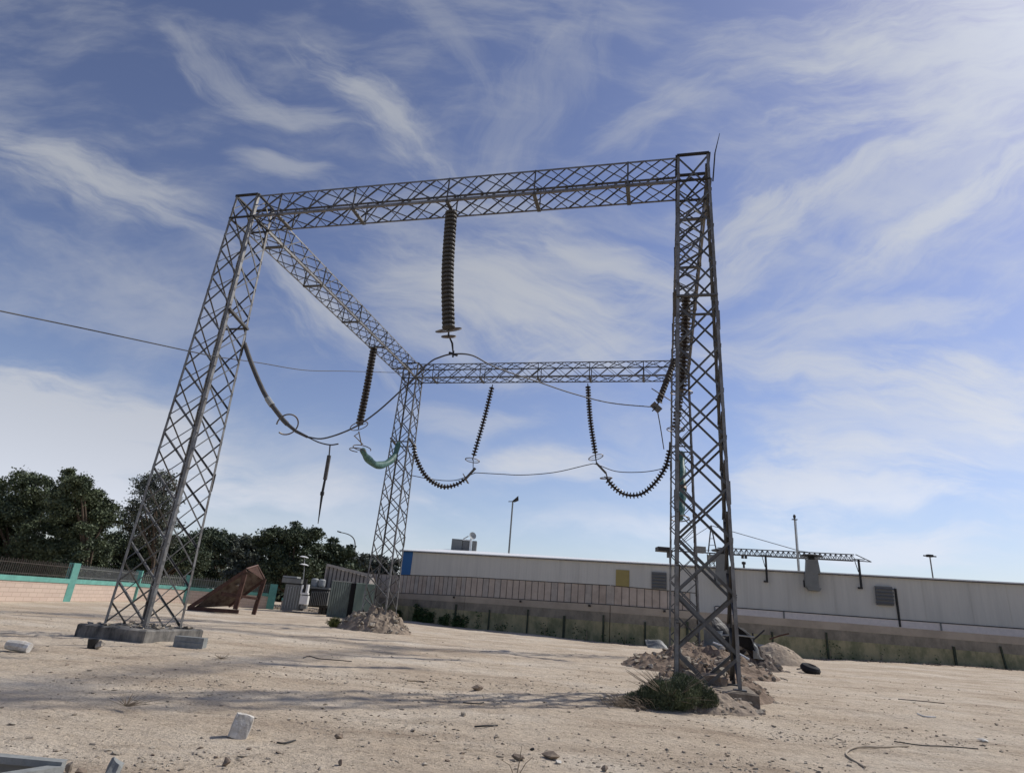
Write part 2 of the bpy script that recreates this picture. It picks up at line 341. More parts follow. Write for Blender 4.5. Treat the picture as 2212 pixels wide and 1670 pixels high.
def leg_at(t,i,j,py):
    lo,hi=0,HT
    for _ in range(40):
        mid=(lo+hi)/2
        if proj(pt(t,i,j,mid))[1]>py: lo=mid
        else: hi=mid
    return pt(t,i,j,lo)
# ------------------------------------------------------------------ insulator strings
def spline(P,n=40):
    P=[Vector(p) for p in P]; 
    if len(P)==2: return [P[0].lerp(P[1],k/n) for k in range(n+1)]
    Q=[P[0]*2-P[1]]+P+[P[-1]*2-P[-2]]; out=[]; m=max(2,n//(len(P)-1))
    for i in range(len(P)-1):
        a,b,c,d=Q[i:i+4]
        for k in range(m):
            t=k/m; out.append(.5*((2*b)+(c-a)*t+(2*a-5*b+4*c-d)*t*t+(3*b-a-3*c+d)*t**3))
    out.append(P[-1]); return out
def resample(pts,n):
    L=[0]
    for a,b in zip(pts,pts[1:]): L.append(L[-1]+(b-a).length)
    out=[]
    j=0
    for k in range(n):
        s=L[-1]*(k+.5)/n
        while L[j+1]<s: j+=1
        t=(s-L[j])/(L[j+1]-L[j]); out.append((pts[j].lerp(pts[j+1],t),(pts[j+1]-pts[j]).normalized()))
    return out,L[-1]
def frame(d):
    z=d.normalized(); a=Vector((0,1,0)) if abs(z.y)<.8 else Vector((1,0,0)); x=a.cross(z).normalized(); return Matrix((x,z.cross(x),z)).transposed()
def ring_mb(c,nrm,R,r,flat=1.,arc=1.):
    F=frame(nrm); n=28; pts=[Vector(c)+F@Vector((R*1.05*math.cos(2*math.pi*arc*k/n),R*flat*math.sin(2*math.pi*arc*k/n),0)) for k in range(n+(0 if arc==1 else 1))]
    return MB().tube(pts,r,6,closed=(arc==1))
disc_cache={}
def insulator(path,n,R,label,matd=PORC,ring=None,ringtilt=None,group='insulator strings hanging from the lattice gantry',cap=.16,thick=.5,name='insulator_string',link_top=.15,zag=0):
    pts=spline(path,48); root=thing(name,pts[0],label,'insulator',group)
    O=Vector(pts[0])
    MB().tube(pts,R*.28,8).build('core',matd,root,smooth=True)
    rs,L=resample(pts,n); h=L/n
    key=(round(R,3),round(h,3),matd.name,thick)
    if key not in disc_cache:
        pr=[(R*.34,-h*.48),(R*.38,-h*.2),(R*.97,-h*.12*thick*2),(R,0),(R*.93,h*.12*thick*2),(R*.5,h*.25),(R*.34,h*.44)]
        mb=MB().lathe(pr,14); me=bpy.data.meshes.new('insulator_disc'); me.from_pydata(mb.v,[],mb.f); me.materials.append(matd); me.update(); 
        bm=bmesh.new();bm.from_mesh(me);bmesh.ops.recalc_face_normals(bm,faces=bm.faces);bm.to_mesh(me);bm.free()
        disc_cache[key]=me
    for k,(p,d) in enumerate(rs):
        if zag: p=p+Vector((math.sin(k*1.7),0,0))*zag
        o=bpy.data.objects.new('insulator_disc',disc_cache[key]); COL.objects.link(o); o.parent=root; o.location=p-O
        o.rotation_mode='QUATERNION'; o.rotation_quaternion=frame(d).to_quaternion()
    d=(pts[-1]-pts[-2]).normalized()
    m=MB(); m.bar(pts[0]-(pts[1]-pts[0]).normalized()*link_top,pts[0],.05,.03); m.tube([pts[-1],pts[-1]+d*.22],.03,6); m.build('end_fitting',DARKST,root)
    if ring:
        for (off,RR,flat,tilt) in ring:
            c=pts[-1]+d*off; nv=(d+Vector(tilt)).normalized() if len(tilt)==3 else (RT*tilt[0]+UP*tilt[1]-fw*tilt[2]).normalized(); F=frame(nv)
            mm=ring_mb(c,nv,RR,.022,flat); ro=mm.build('grading_ring',RINGM,root)
            MB().bar(c+F@Vector((RR,0,0)),c-F@Vector((RR,0,0)),.03,.015).build('ring_strap',RINGM,ro)
    return root
A0,A1=PL['FL'],PL['FR']; B0,B1=PL['FL'],PL['BL']; C0,C1=PL['BL'],PL['BR']
a_=vpl(973,472,A0,A1); a_.z=HB-.12
a_bot=vpl(969,712,A0,A1); ctr=vpl(967,590,A0,A1)
insulator([a_,ctr,a_bot],29,.205,'thick dark insulator string hanging from the middle of the front top beam',matd=PORCG,ring=[(.02,.37,1,(-.12,1,.22,0)),(.24,.2,1,(0,1,.25,0))],thick=.95)
clampA=vpl(979,765,A0,A1)
pB=vpl(806,762,B0,B1); pB.z=HB-.15
b_bot=vpl(776,918,B0,B1)
insulator([pB,vpl(792,840,B0,B1),b_bot],24,.19,'dark insulator string hanging from the left beam beside the rear left column',ring=[(.05,.42,.7,(.5,-.3,0))],thick=.9)
fbot=vpl(1023,985,C0,C1)
ft=vpl(1063,836,C0,C1); ft.z=min(ft.z,HB-.1)
insulator([ft,vpl(1046,905,C0,C1),fbot],24,.155,'dark insulator string slanting down to the left under the rear beam',ring=[(.25,.38,.6,(.1,-.3,.2))])
gbot=vpl(1286,980,C0,C1); gt=vpl(1270,834,C0,C1)
insulator([gt,vpl(1275,905,C0,C1),gbot],24,.155,'dark insulator string hanging almost straight under the rear beam nearer the right column',ring=[(.2,.38,.6,(.1,-.3,.2))])
epts=[vpl(893,960,C0,C1),vpl(900,992,C0,C1),vpl(921,1030,C0,C1),vpl(955,1051,C0,C1),vpl(985,1047,C0,C1),vpl(1003,1036,C0,C1)]
insulator(epts,25,.15,'curved dark insulator string sagging from the rear left column to the right',ring=[(.1,.3,.5,(.6,0,.4))])
hpts=[vpl(1447,972,C0,C1),vpl(1437,1010,C0,C1),vpl(1412,1046,C0,C1),vpl(1383,1068,C0,C1),vpl(1350,1068,C0,C1),vpl(1326,1052,C0,C1),vpl(1312,1036,C0,C1)]
insulator(hpts,28,.17,'curved dark insulator string sagging from behind the right column to the left',ring=[(.1,.3,.5,(.5,0,.5))])
# on the right-hand beam, seen through the near right column
Dp=lambda Y:(PL['FR']+V*((Y-PL['FR'].y)/V.y))
def under_D(Y): q=Dp(Y); return Vector((q.x,q.y,HB-.15))
p=under_D(21.3); insulator([p,p+Vector((-.05,.1,-1.9)),p+Vector((-.15,.3,-3.9))],25,.19,'dark insulator string hanging from the right beam, seen through the near right column',ring=[(.05,.38,1,(.1,0,0))],matd=PORC)
p=under_D(25.6); insulator([p,p+Vector((-.1,.1,-2)),p+Vector((-.35,.1,-4.1))],25,.18,'second dark insulator string behind the right column, hanging lower in the picture',ring=[(.05,.36,1,(.1,0,0))])
i2t=at(1457,778,28.2); i2b=at(1423,868,26.6)
insulator([i2t,i2b],15,.15,'short slanted insulator string with a big tilted ring left of the right column',ring=[(-.55,.50,1,(25,39,5,0)),(-.05,.16,1,(25,39,9,0))])
# sleeved tension string on the near left column
PAo=V*.62; A0s,A1s=A0+PAo,A1+PAo
cp=[vpl(528,742,A0s,A1s),vpl(545,790,A0s,A1s),vpl(573,853,A0s,A1s),vpl(606,900,A0s,A1s),vpl(620,916,A0s,A1s)]
t=thing('sleeved_insulator_string',cp[0],'smooth grey sleeved insulator string drooping from the near left column','insulator','insulator strings hanging from the lattice gantry')
MB().tube(spline(cp,30),.075,10).build('sleeve',SLEEVE,t,smooth=True)
q=spline(cp,30); MB().tube(q[15:18],.095,10).build('joint_collar',LGREY,t)
MB().bar(cp[0]+Z*.35-U*.05,cp[0],.05,.03).build('end_fitting',DARKST,t)
c=vpl(621,917,A0s,A1s); rg=ring_mb(c,(q[-1]-q[-3]).normalized()+Vector((.3,-.9,-.2)),.33,.024,1,.86).build('grading_ring',RINGM,t)
cend=vpl(664,944,A0s,A1s); MB().tube([cp[-1],vpl(640,932,A0s,A1s),cend],[.06,.05,.04],8).build('tension_clamp',SLEEVE,t)
# green wrapped strings
dp=[vpl(861,957,B0,B1),vpl(852,985,B0,B1),vpl(835,1001,B0,B1),vpl(812,1004,B0,B1),vpl(792,988,B0,B1),vpl(783,972,B0,B1)]
t=thing('wrapped_insulator_string',dp[0],'green wrapped insulator string sagging left of the rear left column','insulator','green wrapped insulator strings')
sp_=spline(dp,30); MB().tube(sp_,[.12+.05*math.sin(k*.9)*.4+.07*math.sin(math.pi*k/len(sp_)) for k in range(len(sp_))],12).build('wrap',GREENW,t,smooth=True)
MB().tube(sp_[8:10],.19,10).build('binding',DARKST,t)
for (x,y,R,tl) in((782,968,.42,(.2,-.5,.9)),(772,972,.36,(.1,-.4,.8))):
    ring_mb(vpl(x,y,B0,B1),Vector(tl),R,.024,1,.8).build('grading_ring',RINGM,t)
yk=MB(); yk.bar(vpl(775,932,B0,B1),vpl(781,962,B0,B1),.04,.04); yk.bar(vpl(766,942,B0,B1),vpl(784,960,B0,B1),.05,.02); yk.bar(vpl(765,942,B0,B1),vpl(777,934,B0,B1),.05,.02); yk.build('yoke',RINGM,t)
jp=[pt('BR',0,-1,9.6),at(1474,1030,28.6),at(1474,1075,27.8),at(1469,1120,27.2)]
t=thing('wrapped_insulator_string',jp[0],'green wrapped insulator string hanging down behind the near right column','insulator','green wrapped insulator strings')
sp_=spline(jp,24); MB().tube(sp_,[.15+.03*math.sin(k*1.3) for k in range(len(sp_))],12).build('wrap',GREENW,t,smooth=True)
ring_mb(jp[-1],Vector((0,.2,1)),.38,.024).build('grading_ring',RINGM,t); MB().tube(sp_[12:14],.2,10).build('binding',RINGM,t)
# stub fittings beside right column
# ------------------------------------------------------------------ wires
def wire(pts,r,name,label,cat='wire',n=40,mat_=WIRE,extra=None):
    P=spline(pts,n); t=thing(name,P[0],label,cat); MB().tube(P,r*1.1,6).build('strand',mat_,t,smooth=True)
    if extra: extra(t,P)
    return t
def ex(t,P):
    m=MB(); d=(clampA-vpl(1060,790,A0,A1)).normalized(); m.bar(clampA-d*.14,clampA+d*.14,.07,.06); m.bar(clampA-Z*.1,clampA+Z*.1,.05); m.build('suspension_clamp',DARKST,t)
    m=MB(); q=vpl(1320,870,A0,A1); MB()
    m.tube([a_bot-Z*.15,vpl(977,742,A0,A1),clampA],[.02,.035,.02],6); m.build('hanger_rod',DARKST,t)
cR=at(1418,880,26.5)
# front conductor: from the sleeved string, up over the clamp of the front string, down to the short slanted one
def mixp(px,py,t0): # depth eases from plane A to the far clamp
    return at(px,py,clampA.y+(cR.y-clampA.y)*t0)
f1=[cend,vpl(700,947,A0s,A1s),vpl(760,926,A0,A1),vpl(812,892,A0,A1),vpl(870,840,A0,A1),vpl(925,786,A0,A1),vpl(950,772,A0,A1),clampA,mixp(1020,768,.03),mixp(1062,790,.1),mixp(1110,808,.22),mixp(1165,826,.4),mixp(1240,851,.65),mixp(1322,871,.85),cR]
wire(f1,.022,'overhead_conductor','long front conductor bowing up over the clamp of the front insulator string','wire',90,extra=ex)
t=thing('conductor_clamp',cR,'box shaped clamp at the lower end of the short slanted string','clamp')
m=MB(); m.bar(at(1409,872,26.5),at(1426,888,26.5),.12,.28); m.build('clamp_body',RINGM,t); MB().bar(at(1418,880,26.4),at(1409,888,26.4),.05).build('clamp_bolt',DARKST,t); MB().bar(i2b,cR,.04,.04).build('link',DARKST,t)
wire([at(1420,886,26.5),at(1427,925,27.5),at(1434,970,29)],.022,'overhead_conductor','thin dropper wire from the box shaped clamp down to the right column')
l3=[vpl(889,1027,C0,C1),vpl(925,1034,C0,C1),vpl(960,1038,C0,C1),vpl(990,1036,C0,C1),vpl(1027,1021,C0,C1)]
wire(l3,.02,'overhead_conductor','short thin jumper wire under the curved left string by the rear left column')
l4=[vpl(1025,1021,C0,C1),vpl(1080,1024,C0,C1),vpl(1130,1026,C0,C1),vpl(1200,1020,C0,C1),vpl(1270,1004,C0,C1),vpl(1288,1003,C0,C1),vpl(1330,1018,C0,C1),vpl(1380,1020,C0,C1),vpl(1420,1015,C0,C1),vpl(1449,1005,C0,C1)]
wire(l4,.02,'overhead_conductor','lower rear conductor crossing between the two curved insulator strings',n=60)
t=thing('tension_clamp',vpl(1010,1030,C0,C1),'tubular clamp joining the curved string and slanting string under the rear beam','clamp')
m=MB(); m.tube([vpl(1003,1037,C0,C1),vpl(1027,1011,C0,C1)],.075,8).build('clamp_body',SLEEVE,t); MB().bar(fbot-Z*.2,vpl(1022,1013,C0,C1),.04).build('link',DARKST,t); MB().bar(vpl(1004,1033,C0,C1),vpl(1010,1044,C0,C1),.06,.03).build('yoke',RINGM,t)
t=thing('tension_clamp',vpl(1300,1015,C0,C1),'tubular clamp below the straight string joining the right curved string','clamp')
m=MB(); m.tube([vpl(1288,1000,C0,C1),vpl(1309,1022,C0,C1)],.06,8).build('clamp_body',SLEEVE,t); MB().bar(gbot-Z*.1,vpl(1289,1003,C0,C1),.05).build('link',DARKST,t); MB().bar(vpl(1309,1022,C0,C1),vpl(1313,1036,C0,C1),.06).build('yoke',RINGM,t)
# pendant rod
kt=vpl(713,961,A0s,A1s)
wire([vpl(648,937,A0s,A1s),vpl(668,946,A0s,A1s),vpl(690,956,A0s,A1s),kt,vpl(731,959,A0s,A1s)],.02,'overhead_conductor','short wire stub carrying the dangling rod left of the rear column')
t=thing('dangling_rod',kt,'slim dangling rod with a thick upper sleeve hanging from the wire stub','rod')
k1,k2,k3,k4=[vpl(x,y,A0s,A1s) for x,y in((711,984),(702,1036),(696,1066),(687,1131))]
MB().tube([kt,k1],.022,6).build('rod_top',WIRE,t); MB().tube([k1,k2],.062,8).build('sleeve',SLEEVE,t); MB().tube([k2,k3,k4],[.035,.04,.012],6).build('lower_rod',DARKST,t); MB().tube([k3-Z*.05,k3+Z*.05],.06,8).build('collar',DARKST,t)
wN=leg_at('FL',1,-1,771)
wl=[at(-260,618,11),at(0,672,13.0),at(200,714,15.2),at(400,757,17.5),wN]
wire(wl,.016,'overhead_wire','thin overhead wire coming in from the left edge to the near left column')
w2=[wN,vpl(560,784,B0,B1),vpl(660,800,B0,B1),vpl(750,802,B0,B1),pt('BL',-1,-1,14.15)]
wire(w2,.016,'overhead_wire','thin overhead wire sagging from the near left column to the rear left column top')
# ------------------------------------------------------------------ rocks, plinths, rubble
def hull_rock(c,s,seed,mb=None,sub=1,amp=.06,n=16,flat=0.,rot=None):
    rnd=random.Random(seed); bm=bmesh.new()
    for _ in range(n):
        v=Vector((rnd.gauss(0,1),rnd.gauss(0,1),rnd.gauss(0,1))).normalized()*rnd.uniform(.75,1.05); bm.verts.new((v.x,v.y,v.z))
    bmesh.ops.convex_hull(bm,input=bm.verts[:]); 
    bmesh.ops.delete(bm,geom=[v for v in bm.verts if not v.link_faces],context='VERTS')
    if sub: bmesh.ops.subdivide_edges(bm,edges=bm.edges[:],cuts=sub,use_grid_fill=True)
    R=Matrix.Rotation(rnd.uniform(0,6.3),3,'Z') if rot is None else rot
    mb=mb or MB(); bm.verts.ensure_lookup_table(); vs=[]
    for v in bm.verts:
        p=v.co.copy(); p+=p.normalized()*amp*noise.noise(p*3+Vector((seed*.7,0,0)))*2
        vs.append(Vector(c)+R@Vector((p.x*s[0],p.y*s[1],p.z*s[2])))
    idx={v:i for i,v in enumerate(bm.verts)}
    mb.add(vs,[tuple(idx[v] for v in f.verts) for f in bm.faces]); bm.free(); return mb
def rock_at(px,py,w,h,label,m=ROCKM,seed=0,d=None,name='rock',cat='rock',group=None,sink=.15,Y=None):
    g_=gnd(px,py) if Y is None else at(px,py,Y)
    z=gz(g_.x,g_.y); d=d or w*.8
    mb=hull_rock((g_.x,g_.y+d*.4,z+h*(.5-sink)),(w/2,d/2,h/2),seed); o=mb.build(name,m,org=(g_.x,g_.y+d*.4,z)); return tag(o,label,cat,group)
def mound(c,rx,ry,h,seed,name,label,m,cat,rocks=0,rough=.25,n=46,rs=(.05,.16)):
    mb=MB(); vs=[];
    for j in range(n+1):
        for i in range(n+1):
            a=-1.15+2.3*i/n; b=-1.15+2.3*j/n; x=c[0]+a*rx; y=c[1]+b*ry; d=math.hypot(a,b)
            k=max(0,1-d); prof=k**.85*(1.15-.15*k)
            nz=noise.fractal(Vector((x*1.3+seed,y*1.3,seed*2.1)),1,2,5)
            nd=noise.fractal(Vector((x*5+seed,y*5,seed)),1,2,3)
            z=gz(x,y)-.06+h*prof*(1+rough*nz*1.4)+ (h*.10*nd*rough*4*min(1,k*4)) 
            vs.append((x,y,z))
    mb.add(vs,[(j*(n+1)+i,j*(n+1)+i+1,(j+1)*(n+1)+i+1,(j+1)*(n+1)+i) for j in range(n) for i in range(n)])
    o=mb.build(name,m,org=(c[0],c[1],gz(c[0],c[1])),smooth=False); tag(o,label,cat)
    def H(x,y):
        a=(x-c[0])/rx;b=(y-c[1])/ry; k=max(0,1-math.hypot(a,b)); return gz(x,y)-.06+h*(k**.85*(1.15-.15*k))*(1+rough*1.4*noise.fractal(Vector((x*1.3+seed,y*1.3,seed*2.1)),1,2,5))
    if rocks:
        rb=MB(); rnd=random.Random(seed)
        for k in range(rocks):
            a=rnd.uniform(0,6.28); r=math.sqrt(rnd.random())*1.05; x=c[0]+math.cos(a)*r*rx; y=c[1]+math.sin(a)*r*ry; s=rnd.uniform(*rs)*(.5+rnd.random())
            hull_rock((x,y,H(x,y)+s*.15),(s,s*rnd.uniform(.6,1),s*rnd.uniform(.5,.8)),seed*100+k,rb,sub=0,n=10)
        tag(rb.build('clods',ROCKM,o),kind='stuff')
    return o,H
def plinth(t,label,mm,half,z1,rot_extra=0):
    P=PL[t]; th=thing('concrete_plinth',(P.x,P.y,0),label,'plinth'); 
    def ringp(k): 
        out=[]
        for i in range(4):
            a=[(-1,-1),(1,-1),(1,1),(-1,1)][i]; b=[(-1,-1),(1,-1),(1,1),(-1,1)][(i+1)%4]
            for s in range(10):
                u=s/10; x=a[0]+(b[0]-a[0])*u; y=a[1]+(b[1]-a[1])*u
                p=P+U*x*k+V*y*k; w=.03*noise.noise(Vector((p.x*3,p.y*3,k))); out.append((p.x+w,p.y+w))
        return out
    o_=ringp(half); n=len(o_); vs=[]
    for z in(-.1,.1,z1*.6,z1-.03): vs+=[(x*1+.012*noise.noise(Vector((x*8,y*8,z*9))),y+.012*noise.noise(Vector((x*7,y*9,z*9+4))),z) for x,y in o_]
    ii=ringp(half-.05); vs+=[(x,y,z1+.03*noise.noise(Vector((x*4,y*4,1)))) for x,y in ii]; vs.append((P.x,P.y,z1))
    fs=[]
    for r in range(4):
        for i in range(n): fs.append((r*n+i,r*n+(i+1)%n,(r+1)*n+(i+1)%n,(r+1)*n+i))
    fs+=[(4*n+i,4*n+(i+1)%n,5*n) for i in range(n)]
    MB().add(vs,fs).build('slab',mm,th)
    return th
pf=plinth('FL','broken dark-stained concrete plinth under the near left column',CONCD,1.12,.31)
rb=MB(); rnd=random.Random(3)
for k in range(46):
    x,y=rnd.uniform(-1,1),rnd.uniform(-1,1); p=PL['FL']+U*x+V*y; s=rnd.uniform(.04,.14); hull_rock((p.x,p.y,.31+s*.25),(s,s*.8,s*.5),k+900,rb,sub=0,n=9)
tag(rb.build('rubble',ROCKM,pf),kind='stuff')
pr_=plinth('FR','earth-covered concrete plinth under the near right column',mat('earthy_concrete',(.27,.225,.175),.95,col2=(.13,.105,.08),vscale=3,bump=.03,bscale=10),1.0,.34)
plinth('BR','rubble-surrounded concrete plinth under the rear right column',CONC,1.0,.30); plinth('BL','buried concrete plinth under the rear left column',CONC,.9,.45)
rnd=random.Random(5)
mb=MB(); g_=gnd(405,1397); Rz=Matrix.Rotation(math.radians(-4),3,'Z')
bc=(g_.x,g_.y+.12,gz(g_.x,g_.y)+.13)
prof=[(-.39,-.13),(.39,-.13),(.39,.13),(-.39,.13)]
mb=MB().box(bc,(.40,.11,.145),Rz); mb.box((bc[0]+.02,bc[1]-.125,bc[2]-.06),(.39,.02,.07),Rz)
tag(mb.build('kerb_block',BLOCKG,org=(bc[0],bc[1],bc[2]-.14)),'grey precast kerb block lying in front of the left plinth','kerb block')
# near-right rubble
o,H1=mound((5.5,17.0),1.6,2.1,.85,11,'rubble_heap','brown rubble heap with stones inside and behind the near right column',mat('brown_earth',(.27,.20,.145),1,col2=(.12,.085,.06),vscale=3,bump=.05,bscale=7),'rubble heap',rocks=260,rough=.28,rs=(.03,.12))
o,H2=mound((7.9,25.2),3.0,2.8,.95,21,'rubble_heap','low spread earth and rubble heap between the two right columns',bpy.data.materials['brown_earth'],'rubble heap',rocks=260,rough=.3,rs=(.03,.14))
o,H3=mound((10.5,29.0),2.3,1.7,1.55,31,'rubble_heap','dark scrap-littered heap at the foot of the rear right column',mat('burnt_debris',(.16,.125,.10),1,col2=(.035,.03,.028),vscale=4,bump=.05,bscale=8),'rubble heap',rocks=80,rough=.3,rs=(.08,.25))
sh=gnd(1706,1436)
o,H4=mound((sh.x,sh.y+1.6),1.75,1.6,1.22,41,'sand_heap','smooth reddish sand heap in front of the long concrete wall',SAND,'sand heap',rocks=40,rough=.08,rs=(.02,.06))
o,H5=mound((-6.0,34.0),1.95,1.7,1.35,51,'rubble_heap','rough brown earth heap burying the foot of the rear left column',DIRT,'rubble heap',rocks=150,rough=.35,rs=(.05,.17))
q=gnd(952,1343); mound((q.x,q.y+.8),2.4,1.0,.62,61,'rubble_heap','low dark earth mound against the long wall right of the rear left column',ROCKB,'rubble heap',rocks=50,rough=.3,rs=(.05,.15))
q=gnd(640,1318); mound((q.x,q.y),3.6,1.0,.40,71,'rubble_heap','low pale rubble bank before the grey cabinet and dark equipment',DIRT,'rubble heap',rocks=160,rough=.3,rs=(.06,.18))
q=gnd(1545,1530); mound((4.4,13.85),1.35,.8,.45,81,'rubble_heap','small pale spill of dirt before the near right plinth',DIRT,'rubble heap',rocks=120,rough=.3,rs=(.02,.09))
lab=['large brown boulder low inside the near right column','round brown boulder at the left of the heap in the near right column','flat pale slab on the heap behind the near right column','brown boulder near the right front leg of the near right column','small pale boulder on top of the heap behind the near right column','wedge-shaped boulder on the left flank of the right rubble heap']
for k,(x,y,s) in enumerate([(5.15,15.3,.26),(4.75,15.7,.20),(5.9,16.6,.26),(5.5,15.9,.18),(6.2,17.9,.2),(5.0,17.0,.2)]):
    s*=1.35; z=H1(x,y) ; o=hull_rock((x,y,max(z,.34)+s*.35),(s,s*.8,s*.7),200+k).build('boulder',ROCKB if k%2==0 else ROCKM,org=(x,y,z)); tag(o,lab[k],'boulder','boulders on the right rubble heap')
# scrap on the rear right heap
def sheet(c,w,l,yaw,tilt,label,m,name='scrap_sheet',bend=.15,seed=1):
    n=10; vs=[]; R=Matrix.Rotation(yaw,3,'Z')@Matrix.Rotation(tilt,3,'X')
    for s in(0,.012):
        for j in range(n+1):
            for i in range(n+1):
                a=i/n-.5;b=j/n-.5; z=bend*math.sin(a*4+seed)*math.cos(b*3)+.05*noise.noise(Vector((a*5,b*5,seed)))+s
                vs.append(Vector(c)+R@Vector((a*w,b*l,z)))
    N=(n+1)**2; fs=[]
    for j in range(n):
        for i in range(n):
            q_=(j*(n+1)+i,j*(n+1)+i+1,(j+1)*(n+1)+i+1,(j+1)*(n+1)+i); fs.append(q_); fs.append(tuple(N+k for k in q_)[::-1])
    o=MB().add(vs,fs).build(name,m,org=c); tag(o,label,'metal sheet'); return o
q=gnd(1418,1400); sheet((q.x,q.y,.22),1.15,1.0,.2,.45,'crumpled pale metal sheet lying left of the right column heap',DUCT,bend=.25)
q=gnd(1636,1425); sheet((q.x,q.y+.5,.45),1.4,1.3,-.7,.6,'curled grey metal sheet right of the scrap heap',LGREY,bend=.28,seed=4)
sheet((9.9,28.0,1.35),.9,1.4,.9,1.0,'dark bent metal sheet standing on the scrap heap',DARKST,bend=.2,seed=7)
sheet((11.3,28.1,.75),.7,.8,.3,.9,'crumpled grey sheet at the right front of the scrap heap',GREY,bend=.3,seed=9)
sheet((9.2,27.3,1.0),.8,.9,-.5,1.2,'small folded grey sheet in the middle of the scrap heap',GREY,bend=.3,seed=12)
sheet((10.6,27.6,1.2),.7,1.1,1.5,.9,'black torn sheet hanging over the scrap heap',BLACK,bend=.3,seed=15)
rs_=random.Random(8)
lb=['dark bent steel bar sticking up left on the scrap heap','dark steel bar leaning right on the scrap heap','pale pipe lying across the scrap heap','short upright dark stake on the scrap heap','long thin pale rod slanting down the rubble heap','rusty bar at the right end of the scrap heap','crooked dark strip on top of the scrap heap']
for k,(x,y,dx,dy,dz) in enumerate([(10.1,28.3,-.5,.1,1.0),(11.2,28.6,.8,.2,.6),(9.5,27.6,1.4,-.4,.05),(11.5,29.0,.05,0,.7),(8.6,25.5,.9,-1.2,-.45),(12.2,28.8,.8,-.2,.3),(10.7,28.9,.5,.3,.8)]):
    b=Vector((x,y,.75+ .25*(k%3))); m=MB().tube([b,b+Vector((dx,dy,dz))*.5+Vector((.06,0,.04)),b+Vector((dx,dy,dz))],.035,6)
    tag(m.build('scrap_bar',(DARKST,DARKST,LGREY,DARKST,WHITE,RUST,DARKST)[k],org=b),lb[k],'scrap bar','scrap metal on the right heap')
q=gnd(1757,1455)
mb=MB().lathe([(.05,-.16),(.3,-.15),(.40,-.06),(.42,.04),(.36,.15),(.22,.2),(.12,.13),(.03,.12)],18,Matrix.Translation((q.x,q.y+.25,.15))@Matrix.Rotation(.25,4,'X')@Matrix.Rotation(.15,4,'Y')); tag(mb.build('rubber_lump',BLACK,org=(q.x,q.y,0)),'black rounded rubber lump lying right of the sand heap','rubber lump')
MBq=MB().tube([gnd(1722,1448)+Z*.06,gnd(1742,1447)+Z*.09],.03,6); tag(MBq.build('black_stub',BLACK,org=gnd(1722,1448)),'short black strip lying left of the rubber lump','strip')
# foreground stones
q=gnd(512,1582); R=Matrix.Rotation(.35,3,'Z')@Matrix.Rotation(.20,3,'Y')@Matrix.Rotation(-.12,3,'X')
bm=bmesh.new(); bmesh.ops.create_cube(bm,size=1); bmesh.ops.subdivide_edges(bm,edges=bm.edges[:],cuts=5,use_grid_fill=True)
mb=MB(); vs=[]
for v in bm.verts:
    p=Vector(v.co); rr_=p.length; k=max(abs(p.x),abs(p.y),abs(p.z)); p=p*(1-.13*max(0,(rr_-.5)/.366)**1.5); p+=Vector((noise.noise(p*5),noise.noise(p*5+Vector((3,0,0))),noise.noise(p*5+Vector((0,5,0)))))*.035
    vs.append(Vector((q.x,q.y+.1,gz(q.x,q.y)+.115))+R@Vector((p.x*.215,p.y*.17,p.z*.27)))
bm.verts.ensure_lookup_table(); idx={v:i for i,v in enumerate(bm.verts)}; mb.add(vs,[tuple(idx[v] for v in f.verts) for f in bm.faces]); bm.free()
tag(mb.build('concrete_block',WHITEB,org=(q.x,q.y,0)),'white painted chunk of concrete tilted on the sand in the foreground','concrete block')
q=gnd(28,1403); c=Vector((q.x,q.y+.1,gz(q.x,q.y)+.11)); mb=MB().tube([c+Vector((-.22,0,.02)),c+Vector((-.1,.01,.01)),c+Vector((.1,.02,0)),c+Vector((.24,.03,-.02))],[.09,.105,.11,.10],10)
tag(mb.build('pipe_piece',WHITEB,org=q),'short white concrete pipe piece lying at the far left','pipe')
q=gnd(200,1400); c=Vector((q.x,q.y+.1,gz(q.x,q.y))); t=thing('old_bucket',c,'small dirty bucket half full of sand left of the plinth','bucket')
MB().lathe([(.085,0),(.1,.1),(.115,.2),(.10,.2),(.085,.05)],12,Matrix.Translation(c+Vector((-.09,0,0)))).build('bucket_body',DARKST,t); hull_rock(c+Vector((.1,0,.08)),(.17,.12,.11),5).build('sand_lump',ROCKM,t)
rock_at(238,1667,.235,.22,'sharp triangular grey stone at the lower left corner',BLOCKG,3,d=.15)
rock_at(1000,1548,.20,.11,'round pale stone alone in the middle of the yard',ROCKM,5) if False else None
